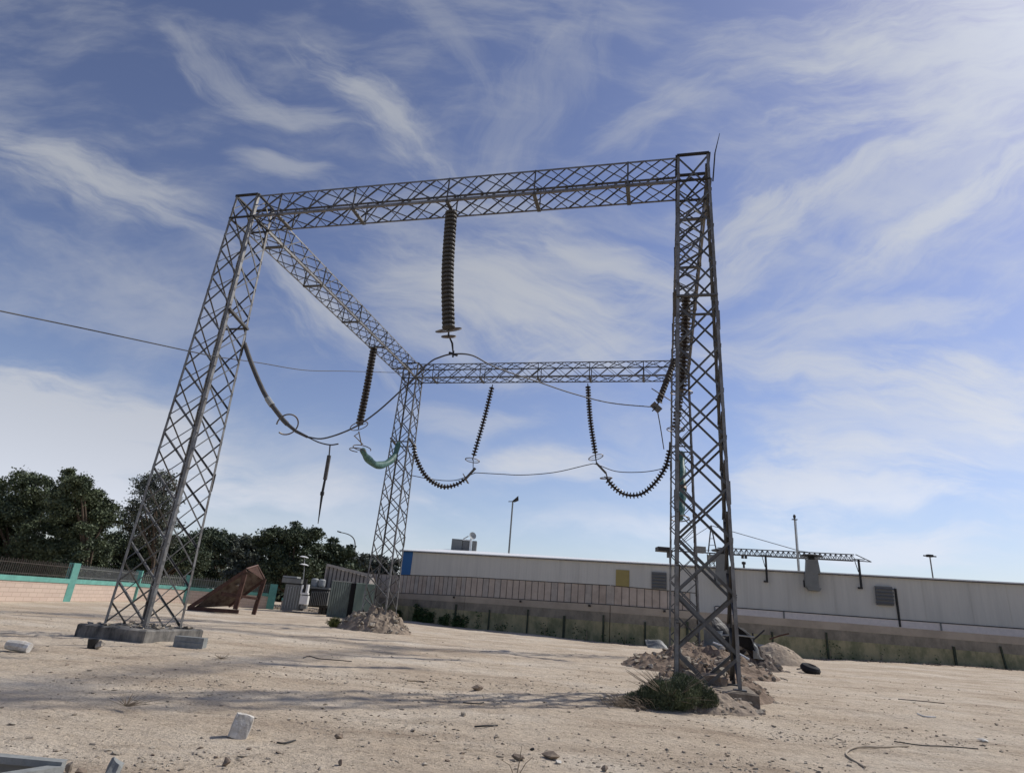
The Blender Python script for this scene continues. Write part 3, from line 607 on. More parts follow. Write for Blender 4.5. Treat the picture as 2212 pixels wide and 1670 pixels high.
for k,(px,py,w,h,l,mm) in enumerate([(1000,1546,.11,.08,'round pale stone alone in the middle distance of the yard',ROCKM),(1030,1488,.30,.16,'grey stone at the end of the long dark streak',ROCKB),
    (1122,1641,.20,.08,'flat brown stone left of the lowest twig',ROCKB),(1113,1637,.0,.0,'',ROCKM),
    (488,1634,.10,.10,'small cone-shaped grey stone behind the white block',ROCKB),(1287,1755,.10,.06,'white flat pebble low right of the twig',WHITEB),(1395,1771,.11,.07,'dark brown stone at the bottom edge',ROCKB),
    (158,1760,.07,.12,'narrow upright pale stone beside the grey steel frame',ROCKM),(182,1768,.14,.09,'rounded brown stone between the frame and the triangular stone',ROCKB),(2270,1703,.22,.08,'white crumpled lump near the right edge',WHITEB),
    (930,1700,.0,0,'',ROCKM),(1775,1550,.24,.09,'dark flat clod in the right part of the yard',ROCKB),(2170,1440,0,0,'',ROCKB),(780,1690,.13,.07,'flat brown clod in the lower middle left',ROCKB),(735,1664,.07,.07,'tiny dark stone left in the foreground',ROCKB),
    (1190,1637,.24,.11,'brown wedge of stone at the end of the shadow bands',ROCKB),(1470,1640,.12,.09,'small dark-edged clod left below the bush',ROCKB),(1225,1725,.07,.05,'tiny black stone low in the middle right',DARKST)]):
    if w: rock_at(px/1.066 if px>1400 or py>1675 else px,py/1.066 if px>1400 or py>1675 else min(py,1640),w,h,l,mm,300+k,name='stone',cat='stone',group='loose stones on the yard')
# grey steel frame at lower-left
def gp(px,py,z=0): p=gnd(px,py,z); return p
t=thing('steel_frame',gnd(60,1650),'grey folded steel channel frame cut by the lower left corner','steel frame')
a=gp(-60,1632,.13);b=gp(60,1637,.12);c=gp(138,1650,.09);d=gp(-60,1690,.12)
m=MB(); m.bar(a,c,.10,.05); m.build('upper_channel',BLOCKG,t)
m=MB(); m.bar(d,c+Vector((-.02,-.02,-.03)),.11,.05); m.build('lower_channel',BLOCKG,t)
m=MB(); m.bar(a-Z*.07+Vector((0,.03,0)),c-Z*.07+Vector((-.02,.03,0)),.03,.10); m.build('channel_web',GREY,t)
# ------------------------------------------------------------------ gravel (uncountable)
def gravel(n,name,label,m,smin,smax,seed,region):
    rg=np.random.default_rng(seed); mb=MB(); protos=[]
    for k in range(8):
        q_=hull_rock((0,0,0),(1,1,.6),seed+k,sub=0,n=9,rot=Matrix.Identity(3)); protos.append((np.array([tuple(v) for v in q_.v]),q_.f))
    for k in range(n):
        x,y=region(rg); s=smin*(smax/smin)**(rg.random()**2.2); pv,pf_=protos[k%8]; a=rg.random()*6.28; c_,s_=math.cos(a),math.sin(a)
        sx,sy=s*(1+rg.random()*.8),s; z=gz(x,y)+s*.12
        vs=[(x+(v[0]*sx*c_-v[1]*sy*s_),y+(v[0]*sx*s_+v[1]*sy*c_),z+v[2]*s) for v in pv]; mb.add(vs,pf_)
    o=mb.build(name,m); tag(o,label,'gravel',kind='stuff')
def near(rg):
    while True:
        y=4.5+ (30-4.5)*rg.random()**1.7; x=(rg.random()*2-1)*y*.95
        if noise.noise(Vector((x*.45,y*.45,2)))+rg.random()*.5>.12: return x,y
gravel(5200,'gravel','pale grit and small clods strewn over the yard',ROCKM,.006,.045,400,near)
gravel(1400,'dark_gravel','dark brown grit and crumbs strewn over the yard',ROCKB,.006,.04,500,near)
def clusters(rg):
    cs=[(-1.2,9.5,.9),(1.8,8.2,.8),(-3.4,7.2,.7),(3.9,8.8,.9),(-.5,12.4,1.1),(2.4,6.6,.5),(-4.8,11.5,1.0),(5.6,11.4,.8),(.9,15.2,1.2),(-1.9,6.4,.5),(7.4,12.8,1.3),(-2.4,14.0,1.3),(4.6,7.0,.6)]
    c=cs[rg.integers(len(cs))]; return c[0]+rg.normal()*c[2]*1.1,c[1]+rg.normal()*c[2]*.55
gravel(5200,'crumb_patches','patches of pale broken crust on the yard',ROCKM,.005,.036,700,clusters)
def wallfoot(rg):
    t_=rg.random(); 
    if t_<.5: u=rg.random(); return -8+u*17+rg.normal()*.3, 58-u*13.5-abs(rg.normal())*.7
    u=rg.random(); return 8+u*36, 44.2+u*1.2-abs(rg.normal())*.5
gravel(1500,'wall_foot_gravel','grey stones and dust along the foot of the long wall',ROCKB,.04,.16,600,wallfoot)
# sticks and cords on the ground
def stick(pts,r,label,m=TWIG,name='stick',cat='stick',lift=.02,group='sticks and wires on the yard'):
    P=[]
    for p in pts: q_=gnd(*p[:2]); P.append(Vector((q_.x,q_.y,gz(q_.x,q_.y)+lift+(p[2] if len(p)>2 else 0))))
    o=MB().tube(spline(P,24),r,6).build(name,m,org=P[0]); tag(o,label,cat,group)
stick([(1962,1606),(1905,1612),(1850,1612),(1829,1622),(1833,1634),(1868,1655)],.016,'long bent pale branch in the lower right foreground',m=mat('bleached_branch',(.45,.38,.29),.9,var=.3))
stick([(1932,1600),(1990,1606),(2040,1608),(2112,1613)],.010,'thin dark twig lying right of the pale branch',DARKST)
stick([(1982,1544),(1998,1549),(2022,1551)],.014,'short white curved strip on the right yard',WHITE)
stick([(1620,1490),(1700,1495),(1795,1507)] if False else [(1940,1508),(1990,1513),(2040,1518)],.012,'long thin dark stick in the right part of the yard',DARKST)
stick([(655,1421),(668,1417),(690,1422),(725,1425),(760,1427)],.012,'tangled dark blue cord on the sand left of centre',DARKST,name='cord',cat='cord')
stick([(1000,1517),(1030,1519),(1045,1518)],.01,'short dark stick in the middle of the yard',DARKST)
stick([(880,1471),(900,1470),(918,1472)],.016,'short brown stick left of the round pale stone',TWIG)
stick([(600,1592),(615,1593),(640,1588)] ,.010,'small dark twig right of the white block',DARKST)
stick([(1025,1568),(1050,1569),(1075,1568)],.012,'flat dark splinter in the lower middle',DARKST)
# bare twig plant at the bottom
tb=gnd(1115,1672); t=thing('bare_twig_plant',tb,'leafless three-stemmed twig plant at the bottom edge','plant')
for (px,py,r_) in((1127,1611,.006),(1082,1640,.005),(1151,1634,.005)):
    e_=at(px,py,tb.y-.02); MB().tube([tb-Z*.05,tb.lerp(e_,.5)+Vector((.01,0,.02)),e_],[r_,r_*.8,.002],5).build('stem',TWIG,t)
# ------------------------------------------------------------------ foliage
def leaves_obj(name,m,parent,P,size,flat=.0,blade=False,org=None,seed=1):
    rg=np.random.default_rng(seed); n=len(P); s=size*(.6+.8*rg.random(n))[:,None]
    a=rg.normal(size=(n,3)); a/=np.linalg.norm(a,axis=1)[:,None]; 
    if blade: a[:,2]=np.abs(a[:,2])+1.2; a/=np.linalg.norm(a,axis=1)[:,None]
    if flat: a[:,2]*=flat; a/=np.linalg.norm(a,axis=1)[:,None]
    b=rg.normal(size=(n,3)); b-= (b*a).sum(1)[:,None]*a; b/=np.linalg.norm(b,axis=1)[:,None]
    w=.12 if blade else .38
    v=np.stack([P-b*s*w*.6,P+a*s*.5-b*s*w*.0+b*s*w,P+a*s,P+a*s*.45-b*s*w],1).reshape(-1,3)
    O=np.array(org); me=bpy.data.meshes.new(name); me.vertices.add(4*n); me.vertices.foreach_set('co',(v-O).astype('f4').ravel())
    me.loops.add(4*n); me.loops.foreach_set('vertex_index',np.arange(4*n,dtype='i4')); me.polygons.add(n); me.polygons.foreach_set('loop_start',np.arange(0,4*n,4,dtype='i4')); me.polygons.foreach_set('loop_total',np.full(n,4,dtype='i4'))
    me.materials.append(m); me.update(calc_edges=True); me.validate(); o=bpy.data.objects.new(name,me); COL.objects.link(o); 
    if parent: o.parent=parent
    return o
def tree(base,clumps,label,m,nleaf,size,seed,name='tree',trunk=.22,group='trees behind the yard',flat=.6,shell=.75,forks=None):
    # clumps: list of (x,y,z,r,rz) world
    rg=np.random.default_rng(seed); base=Vector(base); root=thing(name,base,label,'tree',group)
    tot=sum(c[3]**2 for c in clumps); PP=[]
    for (x,y,z,r,rz) in clumps:
        k=int(nleaf*r*r/tot)
        # clump made of sprigs: small sub-blobs near its surface, gaps between
        ns=max(14,int(22*r)); d=rg.normal(size=(ns,3)); d/=np.linalg.norm(d,axis=1)[:,None]; rad=(rg.random(ns)**.45)*shell+ (1-shell)*rg.random(ns)
        sc=d*rad[:,None]*np.array([r,r,rz]); sr=r*(.25+.4*rg.random(ns))
        pick=rg.integers(0,ns,k); q_=rg.normal(size=(k,3)); q_*= (sr[pick]/2.0)[:,None]; q_[:,2]*=.62
        PP.append(np.array([x,y,z])+sc[pick]+q_)
    P=np.concatenate(PP); P=P[P[:,2]>base.z+.25]
    top=max(c[2] for c in clumps); cx_=sum(c[0] for c in clumps)/len(clumps); 
    f0=base+Z*((min(c[2]-c[4]*.3 for c in clumps)-base.z)*.6+.3)
    m_=MB().tube([base-Z*.2,base.lerp(f0,.5)+Vector((.08,0,0)),f0],[trunk,trunk*.85,trunk*.7],8)
    for c in sorted(clumps,key=lambda c:-c[3])[:14]:
        e_=Vector(c[:3]); mid=f0.lerp(e_,.5)+Vector((rg.normal()*.2,rg.normal()*.2,.1+rg.random()*.4)); m_.tube([f0-Z*.1,mid,e_,e_+Vector((rg.normal()*.3,rg.normal()*.3,c[4]*.6))],[trunk*.55,trunk*.34,trunk*.16,.015],6)
    m_.build('trunk',BARK,root)
    leaves_obj('crown',m,root,P,size,flat,org=base,seed=seed)
    return root
def px_clumps(lst,Y,dep,seed):
    # (px,py,radius in px) silhouettes blobs given real depth spread
    rg=random.Random(seed); out=[]
    k=FP/ (Y*1.35)
    for (px,py,r,*fl) in lst:
        y=Y+rg.uniform(-dep,dep); p=at(px,py,y); R=r/k; out.append((p.x,y,p.z,R,R*(fl[0] if fl else .8)))
    return out
def fillc(x0,x1,topf,bot,r,step,seed,jit=.35):
    rg=random.Random(seed); out=[]; x=x0
    while x<=x1:
        y=topf(x)+r
        while y<=bot:
            out.append((x+rg.uniform(-jit,jit)*step,y+rg.uniform(-jit,jit)*step*.7,r*rg.uniform(.55,1.3),rg.uniform(.5,.85))); y+=step
        x+=step
    return out
def interp(tab): return lambda x: float(np.interp(x,[a for a,_ in tab],[b for _,b in tab]))
gb=lambda px,Y:(at(px,1240,Y).x,Y,0)
cl=fillc(-120,118,interp([(-120,1060),(0,1045),(40,1020),(60,1012),(90,1030),(130,1060)]),1238,20,22,1)+[(62,1028,12,.6),(45,1024,10,.6),(85,1040,14,.6)]
tree(gb(30,50),px_clumps(cl,50,3.2,1),'broad dark feathery tree cut by the left edge of the picture',LEAF_A,95000,.16,11,trunk=.3)
cl=fillc(128,246,interp([(120,1040),(140,1025),(150,1015),(165,1022),(185,1045),(215,1062),(232,1090),(240,1120),(262,1150)]),1240,17,20,2)+[(145,1022,12,.6),(152,1018,9,.6),(212,1066,12,.5),(222,1080,9,.5),(185,1044,12,.6)]
tree(gb(190,47),px_clumps(cl,47,2.4,2),'dark tree with a peaked top right of the left edge tree',LEAF_A,64000,.155,12,trunk=.24)
cl=[(300,1052,17),(330,1040,20,.7),(355,1032,16,.7),(372,1050,14),(345,1065,22),(318,1082,20),(298,1095,16),(278,1108,16),(360,1085,18),(372,1105,12),(335,1110,22),(312,1125,20),(290,1135,18),(355,1130,16),(330,1148,20),(380,1135,10),(270,1130,12),(300,1160,18),(345,1168,18)]
tree(gb(325,52),px_clumps(cl,52,2,3),'tall sparse tree seen through the near left column',LEAF_C,20000,.14,13,trunk=.2,shell=.85)
cl=fillc(250,425,interp([(240,1150),(275,1150),(330,1175),(400,1150),(430,1150)]),1245,16,19,4)
tree(gb(345,60),px_clumps(cl,60,2.5,4),'low dark thicket tree behind the foot of the near left column',LEAF_B,34000,.19,14,trunk=.2)
cl=fillc(428,502,interp([(425,1150),(445,1138),(470,1134),(492,1140),(505,1170)]),1252,14,17,5)
tree(gb(462,75),px_clumps(cl,75,2.5,5),'round dark tree directly left of the rusty ramp',LEAF_B,24000,.23,15,trunk=.25)
cl=fillc(508,556,interp([(500,1175),(515,1162),(540,1158),(560,1178)]),1255,12,15,6)
tree(gb(532,72),px_clumps(cl,72,2,6),'grey-green smaller tree above the rusty ramp',LEAF_C,15000,.29,16,trunk=.2)
cl=fillc(566,690,interp([(555,1165),(585,1142),(600,1140),(625,1150),(642,1137),(665,1142),(685,1143),(700,1180)]),1268,15,19,7)+[(640,1138,10),(688,1150,9)]
tree(gb(628,70),px_clumps(cl,70,3,7),'largest dark bushy tree in the centre left, behind the grey cabinet',LEAF_B,46000,.22,17,trunk=.3)
cl=fillc(700,762,interp([(695,1190),(715,1172),(730,1170),(745,1182),(765,1190)]),1262,12,15,8)+[(757,1186,7),(722,1170,8)]
tree(gb(728,74),px_clumps(cl,74,2,8),'dark tree behind the sheet fence beside the curved street lamp',LEAF_B,14000,.28,18,trunk=.2)
cl=fillc(772,860,interp([(765,1205),(790,1198),(830,1200),(870,1215)]),1262,10,13,9)
tree(gb(815,85),px_clumps(cl,85,2,9),'low grey-green tree behind the rear left column',LEAF_C,13000,.3,19,trunk=.2)
# far wood behind the fence, one mass
rg=np.random.default_rng(77); n=52000; xx=rg.random(n)*150-115; yy=92+rg.random(n)*10; top=3.4+1.6*np.sin(xx*.23)+1.1*np.sin(xx*.61+1)+.7*np.sin(xx*1.7); zz=rg.random(n)**.8*top
P=np.stack([xx,yy,zz],1); tag(leaves_obj('far_wood',LEAF_B,None,P,.62,org=(0,0,0),seed=8),'dark mass of undergrowth behind the trees on the left','wood',kind='stuff')
# bush by the near right column
q=gnd(1450,1538); bb=Vector((3.6,13.3,0)); t=thing('green_bush',bb,'bushy dark green shrub at the left foot of the near right column','bush')
rg=np.random.default_rng(5); P=[]
for (dx,dy,dz,r,n) in[(0,0,.22,.42,11000),(.40,.2,.34,.36,9600),(-.42,-.05,.16,.3,5600),(.2,-.1,.26,.33,7600),(.70,.1,.2,.28,5600),(-.72,.05,.08,.22,2400),(.4,.4,.42,.28,4600),(-.2,.1,.36,.2,1800)]:
    d=rg.normal(size=(n,3)); d/=np.linalg.norm(d,axis=1)[:,None]; d*=(rg.random(n)**.5*r)[:,None]; d[:,2]*=.75
    lump=1+.25*np.sin(d[:,0]*14+dx*9)*np.cos(d[:,1]*12); P.append(np.array([bb.x+dx*1.02,bb.y+dy,dz])+d*lump[:,None])
P=np.concatenate(P); P=P[P[:,2]>.0]; leaves_obj('foliage',LEAF_D,t,P,.048,org=bb,seed=3,blade=True)
m=MB()
for k in range(130):
    a=random.uniform(0,6.28); r=random.uniform(.3,1.0); e_=bb+Vector((math.cos(a)*r,math.sin(a)*r*.7,random.uniform(.15,.75))); m.tube([bb+Vector((random.uniform(-.2,.5),0,0)),bb.lerp(e_,.5)+Z*.1,e_],[.008,.006,.002],4)
m.build('stems',TWIG,t)
t=thing('dry_grass_tuft',bb+Vector((-1.0,-.15,0)),'dry grey brushwood trailing left of the green bush','dry brush')
m=MB()
for k in range(240):
    b=bb+Vector((random.gauss(-.75,.25),random.gauss(-.12,.15),-.01)); e_=b+Vector((random.gauss(-.22,.16),random.gauss(-.08,.08),random.uniform(.03,.26))); m.tube([b,b.lerp(e_,.5)+Z*.05,e_],[.005,.004,.002],3)
m.build('twigs',TWIG,t)
q=gnd(722,1356); t=thing('small_shrub',q,'small yellow-green cone-leaved shrub alone on the sand left of the rear left column','shrub')
rg=np.random.default_rng(9); P=[]
for k in range(60):
    a=rg.random()*6.28; r=rg.random()*.36; h=.28+.22*rg.random()-.3*r; d=np.array([math.cos(a)*r,math.sin(a)*r*.8,0]); s=np.linspace(0,1,70)[:,None]; P.append(np.array(q)+d*(.5+s*.9)+np.array([0,0,1])*h*s+rg.normal(size=(70,3))*.022)
P=np.concatenate(P); leaves_obj('foliage',LEAF_Y,t,P,.075,org=q,seed=4,blade=True); MB().tube([q-Z*.05,q+Z*.2],.02,6).build('stem',TWIG,t)
for k,(px,py,l,s) in enumerate([(272,1525,'tiny dry weed tuft on the sand below the left plinth',.16),(478,1423,'tiny grey weed right of the left plinth',.12)]):
    q=gnd(px,py); t=thing('dry_weed',q,l,'weed','tiny weeds on the yard'); m=MB()
    for i in range(50): e_=q+Vector((random.gauss(0,s),random.gauss(0,s*.7),random.uniform(.02,s))); m.tube([q,e_],[.003,.002],3)
    m.build('twigs',TWIG,t)
# ------------------------------------------------------------------ teal and pink wall with railings
fp=[(-23.6,26.0),(-24.2,32.0),(-24.6,38.0),(-26.4,48.3),(-24.7,52.6),(-18.9,55.8)]
t=thing('boundary_wall',(-24.6,38,0),'low pink blockwork wall with teal coping and pillars along the left side','wall')
rail=None
for k in range(len(fp)-1):
    a=Vector((*fp[k],0)); b=Vector((*fp[k+1],0)); d=(b-a).normalized(); nrm=Vector((-d.y,d.x,0))
    MB().bar(a+Z*.5,b+Z*.5,.18,1.24,up=nrm).build('block_panel',PINKC,t) if False else MB().poly([a+nrm*.09-Z*.2,b+nrm*.09-Z*.2,b-nrm*.09-Z*.2,a-nrm*.09-Z*.2],(0,0,1.18)).build('block_panel',PINKC,t)
    MB().poly([a+nrm*.13+Z*.985,b+nrm*.13+Z*.985,b-nrm*.13+Z*.985,a-nrm*.13+Z*.985],(0,0,.25)).build('coping',TEAL,t)
    # railing bay
    m=MB(); L=(b-a).length; n=int(L/.17)
    for i in range(n):
        p=a+d*(i+.5)*L/n; m.bar(p+Z*1.24,p+Z*(2.02+.05*(i%2)),.028,.028,up=d)
    m.bar(a+Z*1.36,b+Z*1.36,.04,.03); m.bar(a+Z*1.86,b+Z*1.86,.04,.03)
    m.build('railing',mat('brown_railing',(.085,.07,.06),.8,var=.3) if k==0 else (bpy.data.materials['brown_railing'] if k==1 else GREY),t)
    if k in(3,4,5): MB().poly([a+nrm*.1+Z*1.26,b+nrm*.1+Z*1.26,b+nrm*.12+Z*1.26,a+nrm*.12+Z*1.26],(0,0,.62)).build('screen_netting',mat('dusty_netting',(.13,.14,.11),.95,col2=(.055,.062,.045),vscale=1.2),t)
for k,(x,y) in enumerate(fp):
    if k==1: continue
    w=.21 if k<5 else .3
    h=2.12 if k<5 else 2.0
    n_=Matrix.Rotation(math.radians(-20 if k<3 else 20),3,'Z')
    MB().box((x,y,h/2-.1),(w,w,h/2+.1),n_).build('pillar',TEAL,t)
t=thing('gate_stub_wall',(-17.5,55.6,0),'short low teal and pink wall stub right of the last teal pillar','wall')
MB().box((-17.4,55.6,.35),(.5,.15,.4)).build('stub',PINKC,t); MB().box((-17.4,55.6,.86),(.52,.17,.11)).build('cap',TEAL,t)
# cars beyond the fence
def car(px,Y,label,L=4.5,h=1.5,col=WHITE,yaw=0):
    p=at(px,1260,Y); p.z=0; t=thing('parked_car',p,label,'car','parked white cars behind the railings'); R=Matrix.Rotation(yaw,3,'Z')
    def T(x,y,z): return p+R@Vector((x,y,z))
    prof=[(-L/2,.35),(-L/2,.8),(-L/2+.6,.95),(-L/2+1.1,h),(L/2-1.3,h),(L/2-.6,.98),(L/2,.88),(L/2,.35)]
    MB().poly([T(x,-.85,z) for x,z in prof],R@Vector((0,1.7,0))).build('body',col,t)
    w=[(-L/2+.78,1.0),(-L/2+1.15,h-.08),(L/2-1.35,h-.08),(L/2-.85,1.0)]
    MB().poly([T(x,-.87,z) for x,z in w],R@Vector((0,.02,0))).build('side_window',BLACK,t)
    for x in(-L/2+.85,L/2-.85):
        m=MB(); F=Matrix.Rotation(math.pi/2,4,'X'); F=R.to_4x4()@F; F.translation=T(x,-.86,.33); m.lathe([(.32,-.05),(.33,0),(.33,.15),(.2,.16)],14,F); m.build('wheel',BLACK,t)
car(238,66,'white car parked behind the railings left of the near left column',h=1.8); car(430,78,'white car behind the netting just right of the near left column',h=1.7); car(475,80,'white car nearly hidden behind the rusty ramp',h=1.7,yaw=.2); car(345,72,'white car seen between the legs of the near left column',h=1.6)
# ------------------------------------------------------------------ rusty ramp
rp_=gnd(462,1322); R=Matrix.Rotation(math.radians(-14),3,'Z'); 
t=thing('rusty_ramp',rp_,'brown rusty steel loading ramp frame standing on end left of centre','ramp')
Yr=rp_.y
def rp3(px,py,dy): return at(px,py,Yr+dy)
Wd=1.5
def RB(m,a,b,w,th=None): m.bar(a,b,w,th or w)
foot=rp3(409,1309,0); foot.z=.12
apexN=rp3(532,1232,.1); apexF=rp3(571,1252,1.4)
m=MB(); m.bar(foot,apexN,.22,.12,up=(0,1,0)); m.build('side_stringer',RUST,t)
footF=rp3(494,1309,1.5); m=MB(); m.bar(footF,apexF,.20,.12,up=(0,1,0)); m.build('side_stringer',RUST,t)
m=MB(); q=rp3(515,1322,-.1); q.z=.14; m.bar(foot+Vector((-.05,-.03,-.02)),q,.22,.12,up=(0,1,0)); m.build('base_beam',RUST,t)
l1t=rp3(529,1240,.05); l1b=rp3(508,1316,0); m=MB(); m.bar(l1t,l1b,.26,.14,up=(0,1,0)); m.build('leg',RUST,t)
l2t=apexF; l2b=rp3(549,1320,1.2); l2b.z=0.; m=MB(); m.bar(l2t+Z*.05,l2b,.24,.14,up=(0,1,0)); m.build('leg',RUST,t)
m=MB(); m.bar(rp3(478,1282,.1),rp3(514,1287,.1),.22,.1,up=(0,1,0)); m.bar(rp3(516,1287,.3),rp3(556,1293,1.2),.14,.1,up=(0,1,0)); m.build('cross_rail',RUST,t)
# deck plates between the stringers
a0,a1,b0,b1=foot+Vector((.25,.12,.02)),apexN+Vector((0,.1,0)),footF,apexF+Vector((0,0,.05)); nv=(a1-a0).cross(b0-a0).normalized()*.03
m=MB(); m.poly([a0,a1,b1,b0],nv); m.build('deck_plate',RUSTD,t)
top=rp3(557,1221,1.0); m=MB(); m.poly([apexN+Z*.1,top,apexF+Z*.06,apexF-Z*.05],nv); m.build('end_plate',RUST,t)
m=MB(); m.bar(apexN+Z*.12,top+Z*.02,.10,.05); m.bar(top,apexF+Z*.1,.07,.05); m.build('end_lip',mat('faded_rust',(.27,.18,.15),.9,var=.3),t)
hull_rock(rp3(513,1266,.5)+Z*.05,(.16,.12,.09),15).build('cement_lump',ROCKM,t)
# ------------------------------------------------------------------ electrical equipment, container
Yq=52.
def eq(px,py,dy=0): return at(px,py,Yq+dy)
def pxbox(m,x0,y0,x1,y1,Y,dep,R=None):
    a=at(x0,y1,Y); b=at(x1,y0,Y); a2=at(x1,y1,Y); c=(a+b)/2; w=abs(at(x1,(y0+y1)/2,Y).x-at(x0,(y0+y1)/2,Y).x)/2; h=abs(at((x0+x1)/2,y0,Y).z-at((x0+x1)/2,y1,Y).z)/2
    m.box((c.x,Y+dep/2,c.z),(w,dep/2,h),R); return m
t=thing('electrical_cabinet',eq(625,1313),'tall grey metal cabinet with a stepped lid behind the rubble bank','cabinet')
cb=pxbox(MB(),612,1262,648,1318,Yq,1.4); cb.build('cabinet_body',GREY,t); m=MB()
for x in(618,624,630,636,642): pxbox(m,x,1266,x+1.6,1314,Yq-.05,.05)
m.build('stiffener_rib',LGREY,t); pxbox(MB(),609,1249,651,1259,Yq-.1,1.6).build('lid',GREY,t); pxbox(MB(),611,1244,642,1247.5,Yq+.1,1.0).build('top_rail',LGREY,t); pxbox(MB(),615,1259.5,645,1261.5,Yq,1.2).build('neck',DARKST,t)
t=thing('white_control_box',eq(655,1313,-.6),'white control boxes on a stand beside the grey cabinet','control box')
pxbox(MB(),647,1286,664,1305,Yq-.6,.5).build('lower_box',WHITE,t); m=MB(); pxbox(m,650,1263,653,1283,Yq-.6,.4); pxbox(m,661,1262,665,1283,Yq-.6,.4); pxbox(m,650,1280,665,1284,Yq-.62,.4); m.build('open_bracket',WHITE,t); pxbox(MB(),649,1306,661,1315,Yq-.5,.4).build('stand',GREY,t); pxbox(MB(),653.5,1250,660.5,1279.5,Yq-.4,.3).build('meter_tube',DARKST,t)
t=thing('disc_mast',eq(656,1262,-.1),'thin mast carrying two flat white discs above the cabinet','mast')  # pole carrying two shallow white discs
MB().tube([eq(655,1252),eq(657,1232),eq(658,1202)],.035,6).build('mast_pole',LGREY,t)
for y in(1203,1219.5):
    c=eq(657,y); F=Matrix.Translation(c)@Matrix.Rotation(math.radians(5),4,'Y'); MB().lathe([(.02,.08),(.2,.06),(.36,0),(.36,-.03),(.15,-.02)],16,F).build('white_disc',WHITE,t)
t=thing('old_transformer',eq(695,1313,.8),'dark finned transformer tank with pale drums on top','transformer')
pxbox(MB(),668,1272,709,1312,Yq+.8,1.5).build('tank',DARKST,t); m=MB()
for x in range(671,708,4): pxbox(m,x,1277,x+1.6,1308,Yq+.55,.25)
m.build('cooling_fin',GREY,t); pxbox(MB(),666,1268,711,1271.5,Yq+.7,1.6).build('lid',GREY,t)
for (x0,x1,y0,y1) in((673,684,1249,1267),(687,701,1251,1267)):
    p0,p1=at((x0+x1)/2,y1,Yq+1.3),at((x0+x1)/2,y0,Yq+1.3); MB().lathe([(.0,0),(.27,0),(.3,.1),(.3,(p1-p0).length-.1),(.2,(p1-p0).length)],12,Matrix.Translation(p0)).build('drum',LGREY,t)
Yc=49.5
t=thing('shipping_container',at(755,1326,Yc),'pale green corrugated container with an open shade-darkened door leaf, left of the rear left column','container')
x0,x1=at(756,1300,Yc).x,at(806,1300,Yc).x; zt=2.55
m=MB(); n=22
pts=[]
for i in range(n*4+1):
    ph=i%4; pts.append((x0+.28+(x1-x0-.28)*i/(n*4),Yc+(.0 if ph in(0,3) else .06)))
vs=[(x,y,-.1) for x,y in pts]+[(x,y,zt) for x,y in pts]; N=len(pts); m.add(vs,[(i,i+1,N+i+1,N+i) for i in range(N-1)]); m.build('corrugated_side',GREENC,t)
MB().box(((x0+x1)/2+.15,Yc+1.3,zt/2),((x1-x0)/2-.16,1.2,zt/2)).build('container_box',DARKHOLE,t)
MB().box((x0+.1,Yc+.6,zt/2),(.2,.5,zt/2-.05)).build('doorway_shade',DARKHOLE,t)  # solid near-black box: the shade inside the opening is painted
dl=at(712,1300,Yc-.6); m=MB(); n=9; ax=Vector((dl.x,Yc-.9,0)); bx=Vector((x0-.12,Yc+.2,0)); nn=(bx-ax).normalized().cross(Z)
vs=[];
for i in range(n*4+1):
    p=ax.lerp(bx,i/(n*4))+nn*(.0 if i%4 in(0,3) else .05); vs.append(p)
N=len(vs); m.add(vs+[v+Z*zt for v in vs],[(i,i+1,N+i+1,N+i) for i in range(N-1)]); m.build('door_leaf',GREEN_SHADE,t)
MB().bar(ax+Z*zt,bx+Z*zt,.08).build('door_top_rail',GREY,t)
# ------------------------------------------------------------------ long wall and sheet fence
wp=[(-13.2,58.6),(-9.0,57.2),(-2.2,50.6),(8.0,44.6),(24,44.9),(44,46.2),(60,47.5)]
wz=[2.02,2.1,2.25,2.38,2.5,2.6,2.7]
t=thing('concrete_boundary_wall',(8,44.6,0),'long stained grey and mossy green concrete wall across the back of the yard','wall')
def strip(z0f,z1f,thk,name,m,seg=None):
    mb=MB()
    for k in range(len(wp)-1):
        if seg and k not in seg: continue
        a=Vector((*wp[k],0));b=Vector((*wp[k+1],0)); d=(b-a).normalized(); n_=Vector((d.y,-d.x,0)); 
        za0,za1,zb0,zb1=z0f(k),z1f(k),z0f(k+1),z1f(k+1); e_=d*.0
        vs=[a+n_*thk+Z*za0,b+n_*thk+Z*zb0,b+n_*thk+Z*zb1,a+n_*thk+Z*za1,a-n_*.15+Z*za0,b-n_*.15+Z*zb0,b-n_*.15+Z*zb1,a-n_*.15+Z*za1]
        mb.add(vs,[(0,1,2,3),(5,4,7,6),(3,2,6,7),(1,0,4,5),(0,3,7,4),(1,5,6,2)])
    return mb.build(name,m,t)
strip(lambda k:-.4,lambda k:wz[k]*.54,.14,'lower_course',W_LOW); strip(lambda k:wz[k]*.54,lambda k:wz[k]*.80,.11,'upper_course',W_MID); strip(lambda k:wz[k]*.80,lambda k:wz[k],.125,'coping_band',W_TOP)
def on_wall(px,off=.15):
    for k in range(len(wp)-1):
        a,b=wp[k],wp[k+1]; v=ray(px,1350+ (px-1106)*.08); n=Vector((b[1]-a[1],a[0]-b[0],0)); s=(Vector((a[0],a[1],0))-CAM).dot(n)/v.dot(n); p=CAM+v*s
        if s>0 and min(a[0],b[0])-1e-6<=p.x<=max(a[0],b[0])+1e-6:
            d=Vector((b[0]-a[0],b[1]-a[1],0)); L=d.length; d/=L; u=(p.x-a[0])/(b[0]-a[0]); return Vector((p.x,p.y,0))+Vector((d.y,-d.x,0))*off,d,wz[k]+(wz[k+1]-wz[k])*u
    return None
